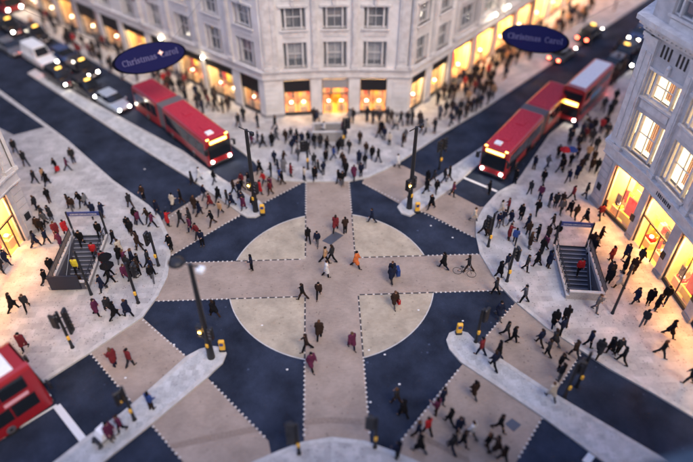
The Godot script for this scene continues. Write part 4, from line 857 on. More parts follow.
# ------------------------------------------------------------------ posts, lamps, signals
func lamp_post(x: float, z: float, tall: float, label: String, turn: float, disc: bool) -> void:
	var t := thing("lamp_post", label, "lamp post", Vector3(x, .13, z), turn, "tall black lamp posts on the islands")
	part("base", Mb.new().tube(Vector3.ZERO, Vector3(0, 1.1, 0), .25, .22, 14), M.iron, t)
	part("pole", Mb.new().tube(Vector3(0, 1.1, 0), Vector3(0, tall, 0), .19, .13, 12), M.iron, t)
	part("collar", Mb.new().tube(Vector3(0, 1.08, 0), Vector3(0, 1.2, 0), .25, .25, 14), M.iron, t)
	var arm := Mb.new().tube(Vector3(-.75, tall - .05, 0), Vector3(.55, tall - .05, 0), .045, .045, 8)
	part("arm", arm, M.iron, t)
	if disc:
		var l := part("lantern", Mb.new().ball(Vector3(-.85, tall - .12, 0), Vector3(.5, .17, .5), 16, 8), M.iron, t)
		part("lens", Mb.new().tube(Vector3(-.85, tall - .33, 0), Vector3(-.85, tall - .26, 0), .26, .28, 14), M.white_paint, l)
		part("floodlight", Mb.new().bevel(Vector3(.4, tall - .35, -.22), Vector3(.85, tall - .1, .22), .05), M.car_white, t)
	else:
		part("camera_housing", Mb.new().bevel(Vector3(.4, tall - .25, -.12), Vector3(.75, tall + .02, .12), .04), M.iron, t)
	for s in [-1, 1]:
		var b := part("signal_box", Mb.new().bevel(Vector3(s * .17, 2.0, -.16), Vector3(s * .5, 3.05, .16), .04), M.black, t)
		for k in 3:
			var lit: bool = (k == 1 and s == -1)
			part("lens", Mb.new().tube(Vector3(s * .335, 2.22 + k * .31, .15), Vector3(s * .335, 2.2 + k * .31, .2), .1, .1, 10), M.sig_amber if lit else M.dark_stone, b)
	part("push_button", Mb.new().bevel(Vector3(-.1, 1.25, .13), Vector3(.1, 1.55, .24), .03), M.yellow, t)

func signal_post(x: float, z: float, tall: float, heads: Array, label: String, turn: float, box := true, y := .13) -> void:
	var t := thing("traffic_signal", label, "traffic signal", Vector3(x, y, z), turn, "black traffic signal posts")
	part("pole", Mb.new().tube(Vector3.ZERO, Vector3(0, tall, 0), .1, .09, 10), M.iron, t)
	part("foot", Mb.new().tube(Vector3.ZERO, Vector3(0, .12, 0), .14, .12, 12), M.iron, t)
	if box: part("push_button", Mb.new().bevel(Vector3(-.09, .95, .05), Vector3(.09, 1.25, .2), .03), M.yellow, t)
	for h in heads:   # [side, height of the middle, turn, lit lens or -1]
		var b := part("signal_head", Mb.new().bevel(Vector3(-.26, -.56, -.07), Vector3(.26, .56, .12), .05), M.black, t, Transform3D(Basis(Vector3.UP, h[2]), Vector3(h[0] * .36, h[1], 0)))
		for k in 3:
			part("lens", Mb.new().tube(Vector3(0, -.3 + .3 * k, .12), Vector3(0, -.3 + .3 * k, .135), .105, .105, 12), ([M.sig_white, M.sig_amber, M.sig_red][k] if h[3] == k else M.dark_stone), b)
			var hood := Mb.new()
			for q in 7:
				var p0 := PI * q / 7.0; var p1 := PI * (q + 1) / 7.0
				hood.quad(Vector3(cos(p0) * .12, -.3 + .3 * k + sin(p0) * .12, .12), Vector3(cos(p1) * .12, -.3 + .3 * k + sin(p1) * .12, .12), Vector3(cos(p1) * .12, -.3 + .3 * k + sin(p1) * .12, .3), Vector3(cos(p0) * .12, -.3 + .3 * k + sin(p0) * .12, .3))
			part("hood", hood, M.black, b)
		part("bracket", Mb.new().box(Vector3(0, h[1] - .03, -.03), Vector3(h[0] * .3, h[1] + .03, .03)), M.iron, t)

func bollard(x: float, z: float, label: String) -> void:
	var t := thing("island_bollard", label, "bollard", Vector3(x, .13, z), 0.0, "yellow beacons at the island ends")
	part("plinth", Mb.new().bevel(Vector3(-.22, 0, -.15), Vector3(.22, .18, .15), .04), M.iron, t)
	part("shell", Mb.new().bevel(Vector3(-.19, .18, -.12), Vector3(.19, 1.0, .12), .05), M.yellow, t)
	part("disc", Mb.new().tube(Vector3(0, .72, .121), Vector3(0, .72, .135), .14, .14, 14), M.sign_blue, t)

func make_furniture() -> void:
	subway(HOLES[0], "subway stairs with blue sign and dark end panel on shaded pavement", true, -1)
	subway(HOLES[1], "subway stairs with pale parapet beside the bright shop windows", false, 1)
	lamp_post(-7.93, 6.86, 8.4, "tall black lamp post with round lantern on island beside double-decker", -.35, true)
	lamp_post(6.67, -7.76, 7.8, "tall black lamp post on island nose before the upper bus", .7, false)
	lamp_post(-6.04, -7.89, 7.8, "tall black lamp post on island nose in front of crowded bus", -.7, false)
	for b in [[-7.25, 6.35, "yellow bollard beside the lamp post with round lantern"], [7.25, -7.2, "yellow bollard at island nose below the upper bus"], [-5.45, -7.45, "yellow bollard at island nose by the crowded crossing"], [8.35, 5.6, "yellow bollard on the rounded nose of the speckled island"]]:
		bollard(b[0], b[1], b[2])
	var s := [
		[12.2, -2.81, 3.3, [[-1, 2.6, -1.2, -1]], "slim black signal post at kerb of shop-lit pavement, beside waiting group", 0.3],
		[12.75, .95, 3.3, [[1, 2.7, -1.6, -1]], "slim black signal post at kerb below the shop-lit subway stairs", 0.2],
		[-12.87, -1.74, 3.3, [[-1, 2.7, 1.5, -1]], "slim black signal post on kerb curve beside shaded subway stairs", -.2],
		[-17.07, 5.69, 3.5, [[-1, 2.8, 2.2, -1], [1, 2.9, .9, -1], [1, 1.9, .9, -1]], "black signal post with three heads on pavement above the double-decker", .6],
		[-13.6, 1.95, 3.9, [[1, 3.2, 1.2, -1]], "tall black signal post on pavement beside queue near shaded subway", .2],
		[9.35, 6.35, 3.2, [[1, 2.6, -2.6, 0]], "signal post with white-lit lens on the speckled island nose", .2],
		[13.9, 10.75, 3.4, [[1, 2.8, -.8, -1]], "plain black signal post where speckled island meets wide crossing", .4],
		[14.9, 10.05, 3.4, [[-1, 2.3, .5, 1]], "black signal post with amber light beside the wide crossing", .2],
		[-11.9, 11.2, 3.3, [[-1, 2.4, .6, 1]], "signal post with amber lens on island by the pushchair", .2],
		[-2.2, 13.75, 3.1, [[-1, 2.5, 3.0, -1], [-1, 1.6, 3.0, -1]], "black signal post at lower kerb, beside the bare asphalt", .0],
		[2.1, 13.55, 3.1, [[-1, 2.5, 3.0, -1]], "black signal post at lower kerb, beside the walking groups", .0],
		[10.05, -13.2, 3.2, [[-1, 2.6, 0.2, -1], [1, 2.6, 0.2, -1]], "black twin-headed signal post on island beside the upper bus", .6],
		[1.6, -17.2, 3.0, [[1, 2.5, .2, -1]], "black signal post in crowd before the middle store doorway", .0],
		[-1.75, -13.6, 3.0, [[-1, 2.5, .2, -1]], "black signal post in crowd at top of the diagonal crossing", .0],
	]
	for a in s: signal_post(a[0], a[1], a[2], a[3], a[4], a[5])
	# plain lighting columns on the right and left pavements
	for c in [[19.31, 4.29, 4.6, "black pole on shop-lit pavement below the subway stairs"], [-17.1, 1.0, 4.2, "black pole leaning over the end of the shaded subway stairs"]]:
		var t := thing("black_pole", c[3], "pole", Vector3(c[0], .118, c[1]), 0.0, "plain black poles by the subways")
		part("shaft", Mb.new().tube(Vector3.ZERO, Vector3(0, c[2], 0), .1, .08, 10), M.iron, t)
		part("foot", Mb.new().tube(Vector3.ZERO, Vector3(0, .25, 0), .13, .1, 12), M.iron, t)
		part("cap", Mb.new().ball(Vector3(0, c[2], 0), Vector3(.09, .07, .09)), M.iron, t)
	# low kiosk wall round the stairs in front of the far store
	var k := thing("stair_parapet", "pale low parapet round stairs amid crowd before the corner store", "parapet", Vector3(.1, .118, -18.9))
	part("wall", Mb.new().box(Vector3(-1.4, 0, -.9), Vector3(1.4, 1.0, -.68)).box(Vector3(-1.4, 0, .68), Vector3(1.4, 1.0, .9)).box(Vector3(-1.4, 0, -.68), Vector3(-1.18, 1.0, .68)), M.granite, k)
	part("coping", Mb.new().box(Vector3(-1.45, 1.0, -.95), Vector3(1.45, 1.08, -.63)).box(Vector3(-1.45, 1.0, .63), Vector3(1.45, 1.08, .95)), M.kerb, k)
	# festive oval panels hung over both streets
	banner(Vector3(-15.4, 8.0, -20.0), Vector2(6.6, 2.5), .49, "navy oval banner with pale script lettering and a star over traffic", true)
	banner(Vector3(19.75, 8.0, -22.6), Vector2(6.3, 2.5), -.42, "navy oval banner with pale lettering over the golden pavement", false)

func banner(at: Vector3, size: Vector2, turn: float, label: String, star: bool) -> void:
	var t := thing("oval_banner", label, "banner", at, turn, "oval festive banners over the streets")
	var disc := Mb.new()
	var edge := Mb.new()
	var tilt := Transform3D(Basis(Vector3.RIGHT, -.5), Vector3.ZERO)
	disc.xf = tilt; edge.xf = tilt
	var n := 48
	for i in n:
		var a := TAU * i / n; var b := TAU * (i + 1) / n
		var p := Vector3(cos(a) * size.x / 2, sin(a) * size.y / 2, 0); var q := Vector3(cos(b) * size.x / 2, sin(b) * size.y / 2, 0)
		var o := Vector3(0, 0, .16)
		disc.tri(p * .93 + o, q * .93 + o, o); disc.tri(q * .93 - o, p * .93 - o, -o)
		edge.quad(p, q, q * .93 + o, p * .93 + o); edge.quad(q, p, p * .93 - o, q * .93 - o)
	part("panel", disc, M.banner, t)
	part("rim", edge, M.banner_edge, t)
	var words := TextMesh.new()
	words.text = "Christmas  Carol"
	var f := SystemFont.new()
	f.font_names = PackedStringArray(["Droid Serif"])
	f.font_italic = true
	words.font = f
	words.font_size = 32
	words.pixel_size = .02
	words.depth = .03
	part("lettering", words, M.letter, t, tilt * Transform3D(Basis(Vector3.BACK, .03), Vector3(0, 0, .18)))
	if star:
		var st := Mb.new()
		st.xf = tilt * Transform3D(Basis(), Vector3(.98, .2, .2))
		for i in 8:
			var a := TAU * i / 8; var b := TAU * (i + 1) / 8
			var ra := .26 if i % 2 == 0 else .12
			var rb := .12 if i % 2 == 0 else .26
			st.tri(Vector3(cos(a) * ra, sin(a) * ra, 0), Vector3(cos(b) * rb, sin(b) * rb, 0), Vector3(0, 0, .05))
		part("star", st, M.star, t)
	var wire := Mb.new()
	for s in [-1, 1]:
		wire.tube(tilt * Vector3(s * size.x * .33, size.y * .36, 0), Vector3(s * (size.x * .33 + 7), 5.5, -3), .012, .012, 5)
		wire.tube(tilt * Vector3(s * size.x * .33, -size.y * .36, 0), tilt * Vector3(s * size.x * .33, -size.y * .36, 0) + Vector3(s * .6, -.25, 0), .012, .012, 5)
	part("wire", wire, M.iron, t)

# ------------------------------------------------------------------ buildings
# A facade runs over plan points from left to right as seen from the street; each stretch between two points is one bay.
# In a bay's own space x runs along the wall, y is up, z points out to the street.
var window_cache := {}

func bay_frame(a: Vector2, b: Vector2) -> Transform3D:
	var u := Vector3(b.x - a.x, 0, b.y - a.y).normalized()
	return Transform3D(Basis(u, Vector3.UP, u.cross(Vector3.UP)), Vector3(a.x, .118, a.y))

func window(parent: Node, xf: Transform3D, w: float, h: float, look: String, arched := false) -> void:
	# three lights between stone mullions, set back in the wall; origin at the middle of the sill line on the wall face
	var key := "%.2f %.2f %s %s" % [w, h, look, arched]
	if not window_cache.has(key):
		var f := Mb.new()
		var c := w * .29
		for s in [-1, 1]:
			f.box(Vector3(s * w / 2, 0, -.4), Vector3(s * (w / 2 - .09), h, -.22))
			f.box(Vector3(s * c, 0, -.42), Vector3(s * (c + .16), h, -.12))
		f.box(Vector3(-w / 2 + .09, 0, -.38), Vector3(w / 2 - .09, .1, -.24)).box(Vector3(-w / 2 + .09, h - .1, -.38), Vector3(w / 2 - .09, h, -.24))
		f.box(Vector3(-c, h * .52, -.36), Vector3(c, h * .52 + .05, -.26))
		f.box(Vector3(-.022, .1, -.355), Vector3(.022, h - .1, -.265))
		var centre := Mb.new().box(Vector3(-c, .1, -.33), Vector3(c, h - .1, -.31)).mesh()
		var side := Mb.new().box(Vector3(c + .16, .1, -.33), Vector3(w / 2 - .09, h - .1, -.31)).mesh()
		var side2 := Mb.new().box(Vector3(-c - .16, .1, -.33), Vector3(-w / 2 + .09, h - .1, -.31)).mesh()
		var sill := Mb.new().box(Vector3(-w / 2 - .15, -.16, -.3), Vector3(w / 2 + .15, 0, .16)).mesh()
		var bl := Mb.new()
		var folds := 9
		for i in folds:
			var x0 := -c + 2 * c * i / folds
			bl.box(Vector3(x0, h * .12, -.62 - .05 * (i % 2)), Vector3(x0 + 2 * c / folds, h - .06, -.58 - .05 * (i % 2)))
		var head := Mb.new().box(Vector3(-w / 2 - .2, h + .004, -.1), Vector3(w / 2 + .2, h + .2, .14))
		head.box(Vector3(-.16, h + .2, -.1), Vector3(.16, h + .62, .22)).ball(Vector3(0, h + .72, .12), Vector3(.17, .22, .17), 8, 6)
		var back := Mb.new().box(Vector3(-w / 2 - .3, -.2, -1.1), Vector3(w / 2 + .3, h + .2, -1.0)).mesh()
		window_cache[key] = [f.mesh(), centre, side, side2, sill, bl.mesh(), head.mesh(), back]
	var m: Array = window_cache[key]
	var lit := look.begins_with("lit")
	var o := part("window", m[0], M.trim, parent, xf)
	var g: Material = M.glass
	part("pane", m[1], g, o); part("pane", m[2], g, o); part("pane", m[3], g, o)
	part("sill", m[4], M.trim, o)
	if arched: part("keystone", m[6], M.trim, o)
	if look == "lit":
		part("lit_room", m[7], M.lit_window, o)
		part("drape", m[5], M.drape, o, Transform3D(Basis().scaled(Vector3(.5, .92, 1)), Vector3(w * .08, 0, -.2)))
	elif look == "lit_soft": part("lit_room", m[7], M.lit_window2, o)
	else:
		part("back_wall", m[7], M.room, o)
		if look != "empty":
			var dropped := rng.randf_range(.55, 1.0)
			part("blind", m[5], [M.blind, M.blind2, M.blind3][rng.randi() % 3], o, Transform3D(Basis().scaled(Vector3(1, dropped, 1)), Vector3(0, h * (1.0 - dropped) * .94, 0)))
		else: part("blind", m[5], M.blind2, o, Transform3D(Basis().scaled(Vector3(.3, 1, 1)), Vector3(-w * .2, 0, 0)))

func shop(parent: Node, xf: Transform3D, w: float, h: float, o: Dictionary) -> void:
	# an opening of a shopfront: glazing, fascia or awning above, a lit room behind
	var d: float = o.get("depth", 3.2)
	var wall: Material = o.get("wall", M.cream_wall)
	var f := Mb.new()
	var fas: float = o.get("fascia", 0.0)
	f.box(Vector3(-w / 2, 0, -.3), Vector3(-w / 2 + .07, h, -.16)).box(Vector3(w / 2 - .07, 0, -.3), Vector3(w / 2, h, -.16)).box(Vector3(-w / 2 + .07, h - .08, -.3), Vector3(w / 2 - .07, h, -.16))
	if not o.get("door", false):
		f.box(Vector3(-w / 2 + .07, 0, -.32), Vector3(w / 2 - .07, .32, -.14))
		if w > 2.4: f.box(Vector3(-.03, .32, -.27), Vector3(.03, h - .08, -.19))
	else:
		f.box(Vector3(-w / 2 + .07, h * .56, -.3), Vector3(w / 2 - .07, h * .56 + .12, -.16))
		f.box(Vector3(-w * .22, 0, -.28), Vector3(-w * .22 + .07, h * .56, -.18)).box(Vector3(w * .22, 0, -.28), Vector3(w * .22 + .07, h * .56, -.18))
	var s := part("shopfront", f, M.frame, parent, xf)
	if not o.get("door", false):
		part("pane", Mb.new().box(Vector3(-w / 2 + .07, .32, -.235), Vector3(-.03, h - .08, -.225)), M.glass, s)
		part("pane", Mb.new().box(Vector3(.03, .32, -.235), Vector3(w / 2 - .07, h - .08, -.225)), M.glass, s)
	else:
		part("pane", Mb.new().box(Vector3(-w / 2 + .07, h * .56 + .12, -.235), Vector3(w / 2 - .07, h - .08, -.225)), M.glass, s)
		part("pane", Mb.new().box(Vector3(-w / 2 + .07, .02, -.235), Vector3(-w * .22, h * .56, -.225)), M.glass, s)
		part("pane", Mb.new().box(Vector3(w * .22 + .07, .02, -.235), Vector3(w / 2 - .07, h * .56, -.225)), M.glass, s)
	if fas > 0:
		part("fascia", Mb.new().box(Vector3(-w / 2 + .08, h - fas, -.14), Vector3(w / 2 - .08, h - .09, -.06)), M.black if not o.has("pale") else M.granite, s)
	# the room
	var r := Mb.new()
	var e := .45
	r.box(Vector3(-w / 2 - e - .1, -.05, -d), Vector3(-w / 2 - e, h + .1, -.5)).box(Vector3(w / 2 + e, -.05, -d), Vector3(w / 2 + e + .1, h + .1, -.5))
	r.box(Vector3(-w / 2 - e - .1, -.05, -d - .1), Vector3(w / 2 + e + .1, h + .1, -d))
	r.box(Vector3(-w / 2 - e, h + .02, -d), Vector3(w / 2 + e, h + .1, -.5))
	part("room_wall", r, wall, s)
	part("room_floor", Mb.new().box(Vector3(-w / 2 - e, -.04, -d), Vector3(w / 2 + e, .02, -.33)), o.get("floor", M.shop_floor), s)
	# a bright panel high on the back wall, rails of garments and tables of goods
	part("light_box", Mb.new().box(Vector3(-w * .46, h * .55, -d + .01), Vector3(w * .46, h - .15, -d + .08)), M.light_box, s)
	var tones := [o.get("goods", M.drape), M["cloth cream"], M["cloth black"], M["cloth yellow"], M["cloth red"]]
	for i in 7:
		var x := -w / 2 + w * (i + .5) / 7
		var g := Mb.new()
		for j in 3:
			var gx := x + (j - 1) * w * .04
			var gh := rng.randf_range(.7, 1.25)
			g.box(Vector3(gx - w * .016, 2.1 - gh, -d + .7), Vector3(gx + w * .016, 2.1, -d + 1.15))
		part("garment_row", g, tones[(i * 3 + int(w * 10)) % 5], s)
	part("garment_rail", Mb.new().tube(Vector3(-w / 2 - .4, 2.13, -d + .92), Vector3(w / 2 + .4, 2.13, -d + .92), .02, .02, 6), M.steel, s)
	for i in 2:
		var x := -w * .24 + i * w * .48
		var tz := -.95
		part("display_table", Mb.new().bevel(Vector3(x - w * .14, .02, tz - .3), Vector3(x + w * .14, .75, tz + .3), .03), M.cream_wall, s)
		var pile := Mb.new()
		for j in 4: pile.bevel(Vector3(x - w * .12 + j * w * .06, .751, tz - .22), Vector3(x - w * .07 + j * w * .06, .8 + .08 * rng.randi_range(0, 3), tz + .2), .01)
		part("folded_goods", pile, tones[(i + 1 + int(w * 7)) % 5], s)
		part("table_lamp", Mb.new().ball(Vector3(x, 1.05, tz), Vector3(.16, .11, .16), 10, 6), M.lamp_warm, s)
		part("lamp_stem", Mb.new().tube(Vector3(x, .75, tz), Vector3(x, .96, tz), .02, .02, 6), M.steel, s)
	if o.has("panels") and not o.get("door", false):
		part("display_panel", Mb.new().bevel(Vector3(w * .02, .7, -.82), Vector3(w * .3, 2.5, -.74), .02), M["cloth red"], s)
		part("display_panel", Mb.new().bevel(Vector3(-w * .02, .35, -.62), Vector3(w * .4, 1.05, -.5), .05), M["cloth yellow"], s)
		part("display_panel", Mb.new().bevel(Vector3(w * .1, 2.3, -1.0), Vector3(w * .42, 3.3, -.92), .02), M.drape, s)
		part("display_panel", Mb.new().bevel(Vector3(-w * .36, .35, -.9), Vector3(-w * .2, 1.9, -.8), .02), M["cloth dark brown"], s)
	for i in int(o.get("lamps", 2)):
		var n: float = o.get("lamps", 2)
		var lx := -w / 2 + w * (i + .5) / n
		part("ceiling_lamp", Mb.new().box(Vector3(lx - .28, h - .02, -d * .62), Vector3(lx + .28, h + .015, -d * .62 + .6)), M.lamp_warm, s)
	var a := AreaLight3D.new()
	a.name = "shop_light"
	a.area_size = Vector2(w * .8, 1.1)
	a.light_color = o.get("tint", lin(1.0, .68, .3))
	a.light_energy = o.get("power", 8.0)
	a.shadow_enabled = true
	a.area_range = 30.0
	a.transform = Transform3D(Basis(Vector3.RIGHT, -PI / 2 + o.get("lean", .35)), Vector3(0, h - .12, -d * .34))
	s.add_child(a, true)

func building(called: String, label: String, pts: Array, bays: Array, o: Dictionary) -> Node3D:
	# pts: plan points left to right; bays: one dictionary for each stretch; o: storeys, materials, body behind
	var t := thing(called, label, "building")
	var wall := Mb.new()
	var k: float = o.get("scale", 1.0)
	var top: float = o.top
	var st: Array = o.storeys            # [sill, head] of each upper window row
	var b0: float = o.band[0]
	var b1: float = o.band[1]
	var band := Mb.new()
	var cor := Mb.new()
	for i in bays.size():
		var a := Vector2(pts[i][0], pts[i][1]); var b := Vector2(pts[i + 1][0], pts[i + 1][1])
		var L := a.distance_to(b)
		var xf := bay_frame(a, b)
		var d: Dictionary = bays[i]
		var kind: String = d.get("k", "pier")
		wall.xf = xf; band.xf = xf; cor.xf = xf
		var lift := .005 * (i % 2)
		band.xf = xf * Transform3D(Basis(), Vector3(0, lift, 0)); cor.xf = band.xf
		band.box(Vector3(-.06, b0, -.5), Vector3(L + .06, b1, .16)).box(Vector3(-.12, b1, -.5), Vector3(L + .12, b1 + .14 * k, .34)).box(Vector3(-.09, b0 - .1 * k, -.5), Vector3(L + .09, b0, .22))
		if o.has("cornice"):
			var c0: float = o.cornice
			cor.box(Vector3(-.1, c0, -.5), Vector3(L + .1, c0 + .35, .3)).box(Vector3(-.3, c0 + .35, -.5), Vector3(L + .3, c0 + .62, .62)).box(Vector3(-.45, c0 + .62, -.5), Vector3(L + .45, c0 + .95, .85))
			var q := 0.2
			while q < L - .2:
				cor.box(Vector3(q, c0 + .16, .3), Vector3(q + .16, c0 + .35, .5))
				q += .42
		if kind == "pier":
			wall.box(Vector3(0, 0, -.55), Vector3(L, top, 0))
			if d.get("rusticated", true):
				for j in int((b0 - .4) / (.62 * k)):
					part("stone_block", Mb.new().box(Vector3(.05, .34 + j * .62 * k, 0), Vector3(L - .05, .34 + j * .62 * k + .57 * k, .05)), o.stone, t, xf)
			part("plinth", Mb.new().box(Vector3(-.03, 0, 0), Vector3(L + .03, .32, .1)), M.granite, t, xf)
			if d.get("pilaster", true): pilaster(t, xf, L / 2, minf(L * .62, .95), b1 + .15, o.get("cornice", top) - .1, k)
			if d.has("plate"): part("wall_plate", Mb.new().box(Vector3(L / 2 - .25, 1.5, .051), Vector3(L / 2 + .25, 2.1, .1)), M.black, t, xf)
			continue
		var ow: float = d.get("w", L - 1.1 * k)
		var oh: float = d.get("h", b0 - .35 * k)
		var x0 := L / 2 - ow / 2
		var x1 := L / 2 + ow / 2
		var uw: float = d.get("uw", minf(ow * .86, 2.3 * k + .15))
		# ground floor piers and the head over the opening
		wall.box(Vector3(0, 0, -.55), Vector3(x0, b0, 0)); wall.box(Vector3(x1, 0, -.55), Vector3(L, b0, 0)); wall.box(Vector3(x0, oh, -.55), Vector3(x1, b0, 0))
		for s in [[0.0, x0], [x1, L]]:
			if s[1] - s[0] > .25:
				part("plinth", Mb.new().box(Vector3(s[0], 0, 0), Vector3(s[1], .32, .09)), M.granite, t, xf)
		if d.has("plate"): part("wall_plate", Mb.new().box(Vector3(L - .42, 1.5, .004), Vector3(L - .02, 2.1, .06)), M.black, t, xf)
		# upper walls round the windows
		var ux0 := L / 2 - uw / 2
		var ux1 := L / 2 + uw / 2
		wall.box(Vector3(0, b0, -.55), Vector3(ux0, top, 0)); wall.box(Vector3(ux1, b0, -.55), Vector3(L, top, 0))
		var y := b0
		for f in st.size():
			wall.box(Vector3(ux0, y, -.55), Vector3(ux1, st[f][0], 0))
			y = st[f][1]
			var look: String = d.get("looks", ["blind", "blind", "empty"])[mini(f, d.get("looks", ["blind", "blind", "empty"]).size() - 1)]
			if not (xf * Vector3(L / 2, st[f][0], 0)).y > o.get("seen", 99.0):
				window(t, xf * Transform3D(Basis(), Vector3(L / 2, st[f][0], 0)), uw, st[f][1] - st[f][0], look, f == o.get("arched", 1))
				part("window_apron", Mb.new().box(Vector3(ux0 + .1, st[f][0] - .85 * k, 0), Vector3(ux1 - .1, st[f][0] - .25 * k, .06)), M.trim, t, xf)
		wall.box(Vector3(ux0, y, -.55), Vector3(ux1, top, 0))
		if d.has("shop"): shop(t, xf * Transform3D(Basis(), Vector3(L / 2, 0, 0)), ow, oh, d.shop)
		if d.get("pilasters", true) and x0 > .2:
			pilaster(t, xf, 0.0, .62 * k, b1 + .15, o.get("cornice", top) - .1, k)
	part("wall", wall, o.stone, t)
	part("ground_floor_band", band, M.trim, t)
	if o.has("cornice"):
		part("cornice", cor, M.trim, t)
		if o.has("ledge"):
			var lg := Mb.new()
			for i in bays.size():
				var a := Vector2(pts[i][0], pts[i][1]); var b := Vector2(pts[i + 1][0], pts[i + 1][1])
				lg.xf = bay_frame(a, b) * Transform3D(Basis(), Vector3(0, .006 * (i % 2), 0))
				lg.box(Vector3(-.46, o.cornice + .95, -4.0), Vector3(a.distance_to(b) + .46, o.cornice + 1.0, .87))
			part("lead_ledge", lg, M.lead, t)
	# the dark body behind the rooms, and the roof
	var core := Mb.new()
	var body := PackedVector2Array()
	for p in o.core: body.append(Vector2(p[0], p[1]))
	core.prism(body, 0.1, top - .3)
	part("core", core, M.room, t)
	var rf := PackedVector2Array()
	for p in pts: rf.append(Vector2(p[0], p[1]))
	for p in o.back: rf.append(Vector2(p[0], p[1]))
	var inner := Geometry2D.offset_polygon(rf, -.1)
	if inner.size(): part("roof", Mb.new().prism(inner[0], top - .3, top + .05), M.roofing, t)
	var slab := Mb.new()
	if inner.size():
		for y in [b0 + .05] + o.get("floors", []): slab.prism(Geometry2D.offset_polygon(rf, -.56)[0], y, y + .2, false)
	part("floor_slab", slab, M.room, t)
	var bw := Mb.new()
	var tail: Array = [pts[-1]] + o.back + [pts[0]]
	for i in tail.size() - 1:
		var a := Vector2(tail[i][0], tail[i][1]); var b := Vector2(tail[i + 1][0], tail[i + 1][1])
		bw.xf = bay_frame(a, b)
		bw.box(Vector3(0, 0, -.4), Vector3(a.distance_to(b), top, 0))
	part("rear_wall", bw, M.brick, t)
	return t

func pilaster(t: Node, xf: Transform3D, x: float, w: float, y0: float, y1: float, k: float) -> void:
	var m := Mb.new()
	m.box(Vector3(x - w / 2, y0 + .3, 0), Vector3(x + w / 2, y1 - .5, .2))
	m.box(Vector3(x - w * .3, y0 + .8, .2), Vector3(x + w * .3, y1 - 1.1, .26))
	var p := part("pilaster", m, M.trim, t, xf)
	part("base", Mb.new().box(Vector3(x - w * .62, y0, 0), Vector3(x + w * .62, y0 + .3, .3)), M.trim, p)
	part("capital", Mb.new().box(Vector3(x - w * .58, y1 - .5, 0), Vector3(x + w * .58, y1 - .25, .27)).box(Vector3(x - w * .68, y1 - .25, 0), Vector3(x + w * .68, y1, .34)), M.trim, p)

func along(a: Array, d: Vector2, steps: Array) -> Array:
	var out := [a]
	var p := Vector2(a[0], a[1])
	for s in steps:
		p += d.normalized() * s
		out.append([p.x, p.y])
	return out

